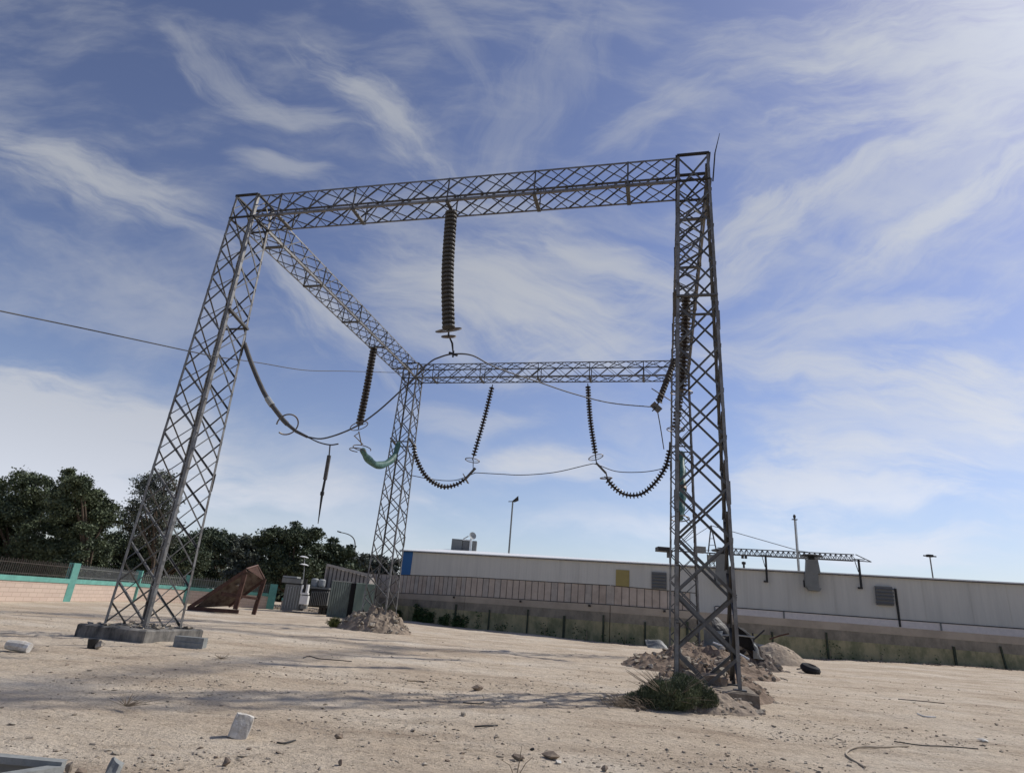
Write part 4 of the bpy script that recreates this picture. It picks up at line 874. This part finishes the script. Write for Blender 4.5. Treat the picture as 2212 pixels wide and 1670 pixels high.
for i,px in enumerate((986,1058,1141,1220,1305,1392,1483,1667,1785,2060,2170)):
    q=on_wall(px,.2); 
    if not q: continue
    p,d,h=q; lean=(.25 if px==2170 else 0.)
    MB().bar(p-Z*.3,p+Z*h*(.62 if i%2 else .72)+d*-lean,.11 if i%3 else .16,.07).build('post',mat('mossy_post',(.05,.062,.042),.95,var=.4) if i==0 else bpy.data.materials['mossy_post'],t)
rnd=random.Random(12)
vl=['dark creeper at the left end of the long wall','creeper clump beside the low earth mound','thin creeper on the long wall below the left sheets','creeper on the long wall in the middle','thin creeper left of the scrap sheet','green stain-like creeper right of the sand heap','sparse creeper on the right half of the wall','lowest sparse creeper near the right edge','dense dark creeper right of the buried column','creeper below the middle of the sheet fence','creeper behind the near right column']
for i,(px,w,h,n) in enumerate([(885,2.2,1.3,2600),(955,2.4,1.1,1900),(1010,1.5,1.1,900),(1085,1.2,1.0,500),(1180,.8,.9,420),(1790,.7,1.1,650),(1900,2.4,1.1,600),(2080,2.6,.9,500),(915,1.8,1.1,1500),(1270,1.4,1.0,480),(1350,1.0,.9,300)]):
    q=on_wall(px,.22); p,d,hh=q; rg=np.random.default_rng(40+i); 
    n=int(n*(.5 if px<1030 else .1)); u=(rg.random(n)-.5)*w*2; kk=rg.integers(0,7,n); u=(rg.random(7)-.5)[kk]*w*1.8+rg.normal(size=n)*.16; z=rg.random(n)*(.35+.75*rg.random(7))[kk]*h; P=np.array(p)+np.array(d)*u[:,None]+np.array([0,0,1])*np.clip(z,0,None)[:,None]+np.array((d.y,-d.x,0))*(rg.random(n)*.08)[:,None]
    tt=thing('creeper',p,vl[i],'creeper','creepers growing up the long wall'); leaves_obj('foliage',VINE,tt,P,.13,org=p,seed=i); MB().tube([p-Z*.1,p+Z*h*.6],.02,5).build('stem',TWIG,tt)
# sheet fence on top
t=thing('sheet_fence',(0,50,2),'row of pinkish metal sheets standing on the left half of the long concrete wall','fence')
edges=[]
def wall_pt(s):
    k=0
    acc=0
    for k in range(len(wp)-1):
        L=math.dist(wp[k],wp[k+1])
        if s<=acc+L: u=(s-acc)/L; return Vector((wp[k][0]+(wp[k+1][0]-wp[k][0])*u,wp[k][1]+(wp[k+1][1]-wp[k][1])*u,wz[k]+(wz[k+1]-wz[k])*u))
        acc+=L
s=0.; k=0; rnd=random.Random(2)
tot=None
while s<40:
    p0=wall_pt(s); p1=wall_pt(s+.53)
    if proj(p1)[0]>1505: break
    d=(p1-p0).normalized(); n_=Vector((d.y,-d.x,0)).normalized(); hh=1.62-.012*s
    tlt=rnd.uniform(-.012,.012)
    a=p0+n_*(.05+tlt)+d*.012; b=p1+n_*(.05-tlt)-d*.012; dz=Z*(hh+rnd.uniform(-.01,.01)-.05)
    m=MB(); m.poly([a-Z*.0,b-Z*.0,b+dz,a+dz],-n_*.02)
    m.build('metal_sheet',PANELS[rnd.choice([0,0,1,2])],t); s+=.53; k+=1
m=MB()
for i in range(len(wp)-1):
    a=Vector((*wp[i],wz[i]));b=Vector((*wp[i+1],wz[i+1]))
    if i>=3: 
        f_=0.0
        for q_ in np.linspace(0,1,60):
            if proj(a.lerp(b,q_))[0]<1505: f_=q_
        b=a.lerp(b,f_)
        if i>3: continue
    sa=sum(math.dist(wp[j],wp[j+1]) for j in range(i)); sb_=sa+math.dist(wp[i],(b.x,b.y)); d=(b-a).normalized(); n_=Vector((d.y,-d.x,0)).normalized()
    m.bar(a+n_*.08+Z*.02,b+n_*.08+Z*.02,.05); m.bar(a+n_*.08+Z*(1.60-.012*sa),b+n_*.08+Z*(1.60-.012*sb_),.05)
m.build('fence_rail',DARKST,t)
m=MB()
for i in range(k+1):
    p=wall_pt(min(i*.53,39)); q_=wall_pt(min(i*.53,39)+.3); d=(q_-p).normalized(); n_=Vector((d.y,-d.x,0)).normalized(); m.bar(p+n_*.065,p+n_*.065+Z*(1.57-.012*i*.53),.028,.02,up=n_)
m.build('sheet_seams',bpy.data.materials['dark_steel'],t)
m=MB()
for px in(979,1123,1273,1434,1274):
    q=on_wall(px,.2); p,d,h=q; m.box(p+Z*(h-.12),(.07,.05,.07))
m.build('bolt_cap',DARKST,t)
# lean-to roof at the left end of the fence
t=thing('lean_to_shed',(-12,56,0),'grey sheet lean-to with a pale sloping roof edge behind the green container','shed')
A=at(709,1220,54.5);B=at(800,1243,54.5); A2=at(709,1300,54.5)
m=MB(); m.poly([Vector((A.x,54.5,0)),Vector((B.x,54.5,0)),Vector((B.x,54.5,B.z-.15)),Vector((A.x,54.5,A.z-.1))],(0,2.5,0)); m.build('shed_wall',PANELS[1],t)
m=MB(); m.bar(A+Vector((-.1,-.1,0)),B+Vector((.1,-.1,0)),.14,.2); m.build('roof_edge',mat('pale_roof_edge',(.42,.38,.33),.8,var=.2),t)
m=MB(); m.bar(Vector((A.x-.05,54.4,0)),A+Vector((-.05,-.1,0)),.12); m.build('corner_post',PANELS[0],t)
m=MB()
for i in range(11):
    u=(i+.5)/11; p=A.lerp(B,u); m.bar(Vector((p.x,54.45,.0)),Vector((p.x,54.45,p.z-.12)),.05)
m.build('sheet_seam',DARKST,t)
# ------------------------------------------------------------------ long building
bl=Vector((-.1498*75,75,0)); br=Vector((.837*53.8,53.8,0)); bd=(br-bl).normalized(); bn=Vector((bd.y,-bd.x,0)); BLn=(br-bl).length*1.5; ZT=7.0
t=thing('warehouse',bl,'long grey-clad warehouse with white roof behind the concrete wall','building')
Rb=Matrix((bd,-bn,Z)).transposed()
def wp3(u,o,z): return bl+bd*u+bn*o+Z*z
def fac(px,py,o=.0):
    v=ray(px,py); s=(bl+bn*o-CAM).dot(bn)/v.dot(bn); return CAM+v*s
def uof(p): return (p-bl).dot(bd)
m=MB().poly([wp3(1.4,0,-.3),wp3(BLn,0,-.3),wp3(BLn,0,ZT),wp3(1.4,0,ZT)],-bn*26); body=m.build('cladding_wall',CLAD,t)
MB().poly([wp3(0,.02,2.9),wp3(1.39,.02,2.9),wp3(1.39,.02,ZT),wp3(0,.02,ZT)],-bn*26).build('blue_corner',BLUE,t)
m=MB(); ends=[[(.25,ZT+.02),(.25,ZT+.12),(-13,ZT+rz),(-26.2,ZT+.16),(-26.2,ZT+.02)] for rz in(1.62,.55)]; m.add([wp3(-.3,o,z) for o,z in ends[0]]+[wp3(BLn,o,z) for o,z in ends[1]],[(4,3,2,1,0),(5,6,7,8,9)]+[(i,(i+1)%5,5+(i+1)%5,5+i) for i in range(5)]); m.build('roof',ROOFW,t)
MB().bar(wp3(-.32,.30,ZT-.04),wp3(BLn,.30,ZT-.04),.06,.05,up=bn).build('gutter',DARKST,t)
def fbox(x0,y0,x1,y1,o0,o1,name,m_,par=t,skew=0):
    a=fac(x0,y0);b=fac(x1,y1);u0,u1=uof(a),uof(b); z0,z1=fac((x0+x1)/2,y1).z,fac((x0+x1)/2,y0).z
    return MB().poly([wp3(u0,o0,z0),wp3(u1,o0,z0),wp3(u1,o0,z1),wp3(u0,o0,z1)],bn*(o1-o0)).build(name,m_,par)
fbox(1331,1231,1359,1271.5,.01,.10,'ochre_panel',YEL); 
lv=fbox(1408,1236,1440,1272,.01,.22,'louvre',LOUV); 
lv2=fbox(1889,1267,1930,1307,.01,.35,'louvre',LOUV)
for (x0,x1,y0,y1,o_,par) in((1409,1439,1237,1271,.22,lv),(1890,1929,1268,1306,.35,lv2)):
    m=MB(); n=5
    for i in range(n):
        yy=y0+(y1-y0)*(i+.5)/n; a=fac(x0,yy);b=fac(x1,yy); zz=fac((x0+x1)/2,yy).z; m.bar(wp3(uof(a),o_+.04,zz),wp3(uof(b),o_+.04,zz),.16,.03,up=bn+Z)
    m.build('louvre_blade',LOUV,par)
for i,px in enumerate((1000,1120,1250,1463,1491,1612,1700,1800,1990,2090,2170)):
    u=uof(fac(px,1250)); MB().bar(wp3(u,.012,2.5),wp3(u,.012,ZT-.08),.03,.02,up=bn).build('sheet_joint',CLAD,t)
# lower white band on the right part
u0=uof(fac(1545,1310)); zb=fac(1900,1336).z; zl=fac(1900,1360).z
m=MB().poly([wp3(u0,.02,1.2),wp3(BLn,.02,1.2),wp3(BLn,.02,zb),wp3(u0,.02,zb)],bn*.06); m.build('base_band',mat('pale_base_band',(.72,.65,.6),.8,var=.1),t)
MB().bar(wp3(u0,.1,zb+.03),wp3(BLn,.1,zb+.03),.07,.05,up=bn).build('base_flashing',DARKST,t)
for px in(1545,1694,2030):
    u=uof(fac(px,1340)); MB().bar(wp3(u,.11,1.2),wp3(u,.11,zb),.12,.06).build('band_joint',DUCT,t)
a=fac(1934,1271,.1);b=fac(1945,1354,.1); MB().bar(a,Vector((a.x+.0,a.y,b.z)),.14,.12).build('downpipe',DARKST,t)
# ducts with cowls
for (x0,x1,y0,ymid,y1,lb) in((1546,1574,1199,1232,1264,'duct hidden behind the near right column'),(1736,1767,1211,1240,1276,'tall grey duct with a wide flat cowl')):
    dct=fbox(x0,ymid,x1,y1-6,.12,1.1,'exhaust_duct',DUCT); dct['label']=lb
    a=fac(x0,y0);b=fac(x1,y0);u0_,u1_=uof(a),uof(b); z1=fac((x0+x1)/2,y0).z; z0=fac((x0+x1)/2,ymid).z
    m=MB(); vs=[wp3(u0_-.02,.10,z0),wp3(u1_+.02,.10,z0),wp3(u1_+.02,1.12,z0),wp3(u0_-.02,1.12,z0),wp3(u0_+.12,.10,z1),wp3(u1_-.12,.10,z1),wp3(u1_-.12,1.12,z1),wp3(u0_+.12,1.12,z1)]; m.add(vs,[(3,2,1,0),(4,5,6,7),(0,1,5,4),(1,2,6,5),(2,3,7,6),(3,0,4,7)]); m.build('duct_head',DUCT,dct)
    z2=fac((x0+x1)/2,y1).z; z3=fac((x0+x1)/2,y1-6).z
    m=MB(); m.poly([wp3(u0_+.15,.12,z2),wp3(u1_-.15,.12,z2),wp3(u1_,.12,z3-.01),wp3(u0_,.12,z3-.01)],bn*.97); m.build('duct_foot',DUCT,dct)
    uc=(u0_+u1_)/2; F=Matrix.Translation(wp3(uc,.6,z1+.35)); MB().lathe([(.3,-.35),(.3,-.1),(.98,-.06),(1.02,.05),(.7,.14),(.25,.2)],20,F).build('cowl',DARKST,dct)
    m=MB(); 
    for sx in(-.5,.5): m.bar(wp3(uc+sx,.3,z1),wp3(uc+sx,.3,z1+.32),.05); m.bar(wp3(uc+sx,.9,z1),wp3(uc+sx,.9,z1+.32),.05)
    m.build('cowl_strut',LGREY,dct)
    MB().bar(wp3(u0_-.12,.2,z0-.6),wp3(u0_-.12,.2,z2+.3),.12).build('side_conduit',DARKST,dct)
for (px,ya,yb,lb) in((1656,1199,1256,'bracket'),(1860,1208,1270,'bracket')):
    a=fac(px+1,yb,.35); top=Vector((a.x,a.y,fac(px,ya,.35).z)); m=MB(); m.bar(a,top,.16,.12); m.bar(top+bd*.5-Z*.02,top-bd*.5-Z*.02,.07); m.bar(top-bd*.35,a.lerp(top,.55)-bd*.1,.05); m.bar(a-bd*.3,a+bd*.1,.16,.16); m.bar(a,a-bn*.35,.1); m.build('mast_bracket',DARKST,t)
u=uof(fac(1607,1222)); MB().lathe([(.1,0),(.1,.35),(.2,.4),(.2,.6),(.05,.65)],10,Matrix.Translation(wp3(u,-.6,ZT+.15))).build('roof_vent',DARKST,t)
# roof unit
Yr2=86.; base=at(1000,1190,Yr2)
t=thing('rooftop_air_handler',base,'grey cabinets with a white post and dish on the warehouse roof','air handler')
pxbox(MB(),975,1164,998,1191,Yr2,2.0).build('cabinet',DUCT,t); pxbox(MB(),999,1168,1013.5,1192,Yr2,2.0).build('cabinet',LOUV,t); pxbox(MB(),1019,1168,1029,1193,Yr2,2.0).build('cabinet',DUCT,t)
pxbox(MB(),1014,1164,1018,1193,Yr2-.2,.4).build('white_post',WHITE,t); pxbox(MB(),999,1165,1016,1167.5,Yr2-.1,1.5).build('top_cap',WHITE,t)
c=at(1020,1158,Yr2); m=MB(); F=Matrix.Translation(c)@frame(Vector((.5,-1,.3))).to_4x4(); m.lathe([(.02,.05),(.3,.1),(.5,.2),(.52,.2),(.3,.07),(.02,0)],12,F); m.bar(c,at(1016,1166,Yr2),.08); m.bar(at(1001,1164,Yr2),at(1012,1158,Yr2),.35,.1); m.build('dish',LGREY,t)
# ------------------------------------------------------------------ poles
def pole(pxb,pyb,pyt,Y,r,label,head,name='lamp_post',cat='lamp post',pm=None):
    b=at(pxb,pyb,Y); tp=at(pxb,pyt,Y); tp.x=b.x; b0=Vector((b.x,b.y,0)); t=thing(name,b0,label,cat); MB().tube([b0,Vector((b.x,b.y,tp.z))],[r*1.3,r],8).build('pole',pm or GREY,t); head(t,Vector((b.x,b.y,tp.z))); return t
def hd(t,p):
    m=MB(); m.bar(p+Vector((-.7,0,-.1)),p+Vector((.2,0,.0)),.18,.1); m.poly([p+Vector((-.1,-.3,0)),p+Vector((.8,-.3,.9)),p+Vector((.9,-.3,.2)),p+Vector((.3,-.3,-.1))],(0,.6,0)); m.build('floodlight_head',DARKST,t)
pole(1099,1196,1082,98,.12,'tall thin mast with a tilted floodlight behind the warehouse, left of centre right',hd)
def hd2(t,p):
    m=MB(); m.box(p+Z*.1,(.42,.3,.06)); m.lathe([(.08,.2),(.22,.4),(.24,.8),(.08,1.0)],10,Matrix.Translation(p)); m.build('beacon_head',DARKST,t); MB().tube([p+Vector((.25,0,0)),Vector((p.x+.25,p.y,p.z-9))],.04,6).build('cable',GREY,t)
pole(1725,1232,1124,110,.15,'pale tapered mast with a round beacon, right of the near right column',hd2,pm=LGREY)
def hd3(t,p):
    m=MB(); m.bar(p+Vector((-1.1,0,.1)),p+Vector((1.1,0,.1)),.1,.2); m.box(p+Z*.15,(.45,.3,.2)); m.build('twin_head',DARKST,t)
pole(2016,1252,1203,105,.10,'short dark T-headed lamp post above the right end of the roof',hd3)
b=at(766,1200,82); b0=Vector((b.x,82,0)); t=thing('street_lamp',b0,'curved-arm street lamp rising above the trees left of the rear column','street lamp')
MB().tube([b0]+spline([at(766,1200,82),at(767,1175,82),at(763,1162,82),at(752,1154,82),at(733,1149,82)],20),[.12]+[.1-.0025*k for k in range(21)],7).build('pole',GREY,t)
MB().bar(at(737,1150,82),at(729,1147.5,82),.28,.14).build('lamp_head',DARKST,t)
# ------------------------------------------------------------------ tower crane
Yk=150.
def ck(px,py,dy=0): return at(px,py,Yk+dy)
mbx=ck(1540,1221); t=thing('tower_crane',(mbx.x,Yk,0),'dark tower crane with a long lattice jib beyond the warehouse','crane')
def truss(m,a,b,a2,b2,n,w,wb):
    # triangular truss: two lower chords a-b (offset in depth), upper chord a2-b2
    dy=Vector((0,1.4,0)); m.bar(a,b,w);m.bar(a+dy,b+dy,w);m.bar(a2+dy*.5,b2+dy*.5,w)
    for i in range(n):
        u,v_,c_=i/n,(i+1)/n,(i+.5)/n; tp=a2.lerp(b2,c_)+dy*.5
        for o in(Vector(),dy): m.bar(a.lerp(b,u)+o,tp,wb);m.bar(tp,a.lerp(b,v_)+o,wb)
        m.bar(a.lerp(b,u),a.lerp(b,v_)+dy,wb)
m=MB(); truss(m,ck(1552,1195.5),ck(1850,1211),ck(1552,1182.5),ck(1848,1197.5),26,.22,.12); tip=ck(1882,1213.5); m.bar(ck(1850,1211),tip,.2); m.bar(ck(1848,1197.5,.7),tip,.18); m.bar(ck(1850,1211,1.4),tip,.2); m.build('jib',CRANE,t)
m=MB(); m.bar(ck(1422,1188),ck(1552,1195.5),.45,.25); m.bar(ck(1422,1188,1.5),ck(1552,1195.5,1.5),.45,.25); m.bar(ck(1440,1183),ck(1535,1189),.1); m.build('counter_jib',CRANE,t)
m=MB(); pxbox(m,1422,1181,1447,1190,Yk-.5,3); m.build('ballast',DARKST,t); m=MB(); pxbox(m,1446,1190,1452,1203,Yk-.4,2.4); m.build('counterweight_block',DARKST,t)
pxbox(MB(),1504,1180,1525,1193,Yk-.4,2.2).build('winch_house',GREY,t)
m=MB(); ap=ck(1536,1135,.7)
for x in(1530,1548):
    for o in(0,1.4): m.bar(ck(x,1192,o),ap,.25)
for u in(.25,.5,.75): m.bar(ck(1530,1192).lerp(ap,u),ck(1548,1192).lerp(ap,u),.12)
m.build('apex_frame',CRANE,t)
m=MB(); m.bar(ap,ck(1728,1190,.7),.13); m.bar(ck(1728,1190,.7),ck(1745,1192,.7),.1); m.bar(ap,ck(1500,1157,.7).lerp(ck(1455,1186,.7),.9),.12); m.build('tie_rod',CRANE,t)
pxbox(MB(),1534,1198,1546,1212,Yk-1.5,1.6).build('operator_cab',GREY,t)
m=MB(); zz=ck(1540,1196).z; x0,x1=ck(1533,1205).x,ck(1547,1205).x
for x in(x0,x1):
    for y in(Yk,Yk+1.6): m.bar((x,y,0),(x,y,zz),.2)
n=12
for i in range(n):
    a,b=zz*i/n,zz*(i+1)/n; m.bar((x0,Yk,a),(x1,Yk,b),.1); m.bar((x1,Yk,a),(x0,Yk,b),.1); m.bar((x0,Yk+1.6,a),(x1,Yk+1.6,b),.1); m.bar((x0,Yk,b),(x1,Yk,b),.1)
m.build('mast',CRANE,t)
m=MB(); pxbox(m,1708,1198,1722,1206,Yk+.2,.8) if False else [m.bar(ck(x,1200+ (x-1600)*.05),ck(x,1206+(x-1600)*.05),.5,.4) for x in(1604,1611)]; m.build('trolley',DARKST,t)
# ------------------------------------------------------------------ light and sky
SUN=Vector((.885,.465,0)).normalized(); EL=math.radians(46); sd=Vector((SUN.x*math.cos(EL),SUN.y*math.cos(EL),math.sin(EL)))
sl=bpy.data.lights.new('sun','SUN'); sl.energy=3.2; sl.angle=math.radians(1.3); sl.color=(1,.955,.89); so=bpy.data.objects.new('sun',sl); COL.objects.link(so); so.rotation_mode='QUATERNION'; so.rotation_quaternion=sd.to_track_quat('Z','Y'); so.location=(20,10,30)
w=bpy.data.worlds.new('World'); S.world=w; w.use_nodes=True; nt=w.node_tree; N=nt.nodes; L=nt.links; bg=N['Background']
sky=N.new('ShaderNodeTexSky'); sky.sky_type='NISHITA'; sky.sun_disc=False; sky.sun_elevation=EL; sky.sun_rotation=math.atan2(SUN.x,SUN.y); sky.air_density=1.0; sky.dust_density=.35; sky.ozone_density=1.5
tc=N.new('ShaderNodeTexCoord'); sx=N.new('ShaderNodeSeparateXYZ'); L.new(tc.outputs['Generated'],sx.inputs[0])
def mth(op,a,b=None,c=None,clamp=False):
    n=N.new('ShaderNodeMath'); n.operation=op; n.use_clamp=clamp
    for i,x in enumerate((a,b,c)):
        if x is None: continue
        if isinstance(x,(int,float)): n.inputs[i].default_value=x
        else: L.new(x,n.inputs[i])
    return n.outputs[0]
# flat cloud chart: the cloud field is laid on a far vertical plane facing south (north half of the sky)
yc=mth('MAXIMUM',sx.outputs[1],.03); gx=mth('DIVIDE',sx.outputs[0],yc); gzz=mth('DIVIDE',sx.outputs[2],yc)
cb=N.new('ShaderNodeCombineXYZ'); L.new(gx,cb.inputs[0]); L.new(gzz,cb.inputs[1])
# domain warp
wn=N.new('ShaderNodeTexNoise'); wn.inputs['Scale'].default_value=2.2; wn.inputs['Detail'].default_value=4; L.new(cb.outputs[0],wn.inputs['Vector'])
ws=N.new('ShaderNodeVectorMath'); ws.operation='MULTIPLY_ADD'; ws.inputs[1].default_value=(.2,.2,0); L.new(wn.outputs['Color'],ws.inputs[0]); L.new(cb.outputs[0],ws.inputs[2])
wo=N.new('ShaderNodeVectorMath'); wo.operation='ADD'; wo.inputs[1].default_value=(-.1,-.1,0); L.new(ws.outputs[0],wo.inputs[0]); P2=wo.outputs[0]
def gpx(px,py): v=ray(px,py); return (v.x/v.y,v.z/v.y)
clouds=[(500,170,230,60,38,.32),(820,240,260,58,48,.62),(640,245,190,42,12,.38),(230,410,330,85,27,.66),(580,350,140,34,4,.42),(330,610,330,50,20,.26),
(60,940,460,150,6,.95),(330,1060,380,90,4,.7),(690,690,300,75,38,.6),(1100,640,380,160,15,.8),(1080,620,420,230,10,.42),(1950,420,420,260,-25,.35),(1950,950,420,260,0,.4),(1230,780,260,70,-5,.5),(1170,210,260,110,-62,.2),(1400,240,220,50,-35,.3),(960,60,240,60,60,.2),
(1790,370,330,40,-26,.45),(2020,450,270,46,-33,.62),(1900,690,400,60,-10,.42),(2150,110,460,260,-15,.6),(1700,90,300,110,-20,.35),(1835,885,130,30,14,.62),(2140,850,300,110,5,.62),
(1180,990,260,50,0,.7),(1620,480,200,60,-30,.5),(1950,1000,300,60,8,.6),(1700,800,260,60,10,.5),(1900,1180,400,60,4,.5),(1330,560,200,70,25,.5),(940,760,180,50,20,.45),(1000,900,220,40,0,.35),(720,420,150,40,40,.35),(1820,1050,420,60,5,.5),(640,1060,340,60,3,.62),(1400,1130,400,50,4,.4),(1500,620,200,90,-30,.35),(850,90,120,200,0,.0)]
acc=None
# second, finer warp
wn2=N.new('ShaderNodeTexNoise'); wn2.inputs['Scale'].default_value=7; wn2.inputs['Detail'].default_value=3; L.new(P2,wn2.inputs['Vector'])
wa=N.new('ShaderNodeVectorMath'); wa.operation='MULTIPLY_ADD'; wa.inputs[1].default_value=(.035,.035,0); L.new(wn2.outputs['Color'],wa.inputs[0]); L.new(P2,wa.inputs[2])
wb_=N.new('ShaderNodeVectorMath'); wb_.operation='ADD'; wb_.inputs[1].default_value=(-.0175,-.0175,0); L.new(wa.outputs[0],wb_.inputs[0]); P3=wb_.outputs[0]
fib={}
def fibres(th):
    key=round(th/.35)
    if key not in fib:
        m2=N.new('ShaderNodeMapping'); m2.inputs['Rotation'].default_value=(0,0,-key*.35); m2.inputs['Location'].default_value=(key*3.1,key*1.7,0); L.new(P3,m2.inputs[0])
        m3=N.new('ShaderNodeMapping'); m3.inputs['Scale'].default_value=(2.0,8.0,1); L.new(m2.outputs[0],m3.inputs[0])
        nz=N.new('ShaderNodeTexNoise'); nz.inputs['Scale'].default_value=1.6; nz.inputs['Detail'].default_value=8; nz.inputs['Roughness'].default_value=.64; nz.inputs['Distortion'].default_value=.25; L.new(m3.outputs[0],nz.inputs['Vector'])
        fib[key]=nz.outputs[0]
    return fib[key]
for k,(px,py,l,wd,ang,st) in enumerate(clouds):
    if st<=0: continue
    c0=gpx(px,py); a=math.radians(ang); c1=gpx(px+l*math.cos(a),py+l*math.sin(a)); c2=gpx(px-wd*math.sin(a),py+wd*math.cos(a))
    ux,uy=c1[0]-c0[0],c1[1]-c0[1]; Lh=math.hypot(ux,uy); Wh=math.hypot(c2[0]-c0[0],c2[1]-c0[1]); th=math.atan2(uy,ux)
    mp=N.new('ShaderNodeMapping'); mp.vector_type='TEXTURE'; mp.inputs['Location'].default_value=(*c0,0); mp.inputs['Rotation'].default_value=(0,0,th); mp.inputs['Scale'].default_value=(Lh,Wh,1); L.new(P2,mp.inputs[0])
    ln=N.new('ShaderNodeVectorMath'); ln.operation='LENGTH'; L.new(mp.outputs[0],ln.inputs[0])
    mr=N.new('ShaderNodeMapRange'); mr.interpolation_type='SMOOTHSTEP'; mr.inputs['From Min'].default_value=1.45; mr.inputs['From Max'].default_value=.0; L.new(ln.outputs['Value'],mr.inputs[0])
    B=mr.outputs[0]
    smooth=st>.9
    fr=N.new('ShaderNodeMapRange'); fr.interpolation_type='SMOOTHSTEP'; fr.inputs['From Min'].default_value=.42 if smooth else .58; fr.inputs['From Max'].default_value=.75 if smooth else 1.0; L.new(mth('MULTIPLY_ADD',B,.42,fibres(th)),fr.inputs[0])
    v=mth('MULTIPLY',mth('MULTIPLY',fr.outputs[0],min(.97,st*1.45)),mth('MULTIPLY',B,3.5,clamp=True))
    acc=v if acc is None else mth('SUBTRACT',mth('ADD',acc,v),mth('MULTIPLY',acc,v))
# light veil everywhere
vn=N.new('ShaderNodeTexNoise'); vn.inputs['Scale'].default_value=3.0; vn.inputs['Detail'].default_value=6; vn.inputs['Roughness'].default_value=.6; vm=N.new('ShaderNodeMapping'); vm.inputs['Scale'].default_value=(.8,1.8,1); vm.inputs['Rotation'].default_value=(0,0,.35); L.new(P3,vm.inputs[0]); L.new(vm.outputs[0],vn.inputs['Vector'])
vr=N.new('ShaderNodeMapRange'); vr.interpolation_type='SMOOTHSTEP'; vr.inputs['From Min'].default_value=.42; vr.inputs['From Max'].default_value=.72; vr.inputs['To Max'].default_value=.5; L.new(vn.outputs[0],vr.inputs[0])
front=mth('MULTIPLY',sx.outputs[1],8,clamp=True)
acc=mth('MULTIPLY',acc,front); v=mth('MULTIPLY',vr.outputs[0],front); acc=mth('SUBTRACT',mth('ADD',acc,v),mth('MULTIPLY',acc,v)); acc=mth('MINIMUM',acc,.97)
tint=N.new('ShaderNodeMix'); tint.data_type='RGBA'; tint.blend_type='MULTIPLY'; tint.inputs['Factor'].default_value=1; gm=N.new('ShaderNodeGamma'); gm.inputs[1].default_value=1.4; L.new(sky.outputs[0],gm.inputs[0]); gs=N.new('ShaderNodeVectorMath'); gs.operation='SCALE'; gs.inputs['Scale'].default_value=.58; L.new(gm.outputs[0],gs.inputs[0]); hs=N.new('ShaderNodeHueSaturation'); hs.inputs['Saturation'].default_value=.86; hs.inputs['Value'].default_value=.80; L.new(gs.outputs[0],hs.inputs['Color'])
b2=N.new('ShaderNodeRGBToBW'); L.new(hs.outputs[0],b2.inputs[0]); cp=mth('DIVIDE',1.12,mth('MULTIPLY_ADD',b2.outputs[0],.075,1.)); cs=N.new('ShaderNodeVectorMath'); cs.operation='SCALE'; L.new(hs.outputs[0],cs.inputs[0]); L.new(cp,cs.inputs['Scale']); L.new(cs.outputs[0],tint.inputs[6]); tint.inputs[7].default_value=(1.06,.965,1.0,1)
# cloud colour follows the local brightness of the sky, so clouds near the sun are brighter
bw=N.new('ShaderNodeRGBToBW'); L.new(sky.outputs[0],bw.inputs[0])
ccs=mth('MULTIPLY_ADD',mth('MINIMUM',bw.outputs[0],6.),.72,2.15)
cm=N.new('ShaderNodeMix'); cm.data_type='RGBA'; cm.blend_type='MULTIPLY'; cm.inputs['Factor'].default_value=1; cm.inputs[6].default_value=(.89,.945,1.07,1); cbv=N.new('ShaderNodeCombineColor'); [L.new(ccs,cbv.inputs[i]) for i in range(3)]; L.new(cbv.outputs[0],cm.inputs[7])
fin=N.new('ShaderNodeMix'); fin.data_type='RGBA'; 
hz=mth('POWER',mth('SUBTRACT',1,mth('MAXIMUM',sx.outputs[2],0)),7.)
hm=N.new('ShaderNodeMix'); hm.data_type='RGBA'; L.new(mth('MULTIPLY',hz,.45),hm.inputs['Factor']); L.new(tint.outputs[2],hm.inputs[6]); hc=N.new('ShaderNodeMix'); hc.data_type='RGBA'; hc.blend_type='MULTIPLY'; hc.inputs['Factor'].default_value=1; hc.inputs[6].default_value=(.72,.83,1.06,1); L.new(cbv.outputs[0],hc.inputs[7]); L.new(hc.outputs[2],hm.inputs[7])
L.new(acc,fin.inputs['Factor']); L.new(hm.outputs[2],fin.inputs[6]); L.new(cm.outputs[2],fin.inputs[7])
L.new(fin.outputs[2],bg.inputs[0]); bg.inputs[1].default_value=.11
S.view_settings.view_transform='Standard'; S.view_settings.look='None'; S.view_settings.exposure=.26; S.view_settings.gamma=1
S.render.resolution_x=1024; S.render.resolution_y=772
if S.render.engine!='CYCLES': S.render.engine='CYCLES'
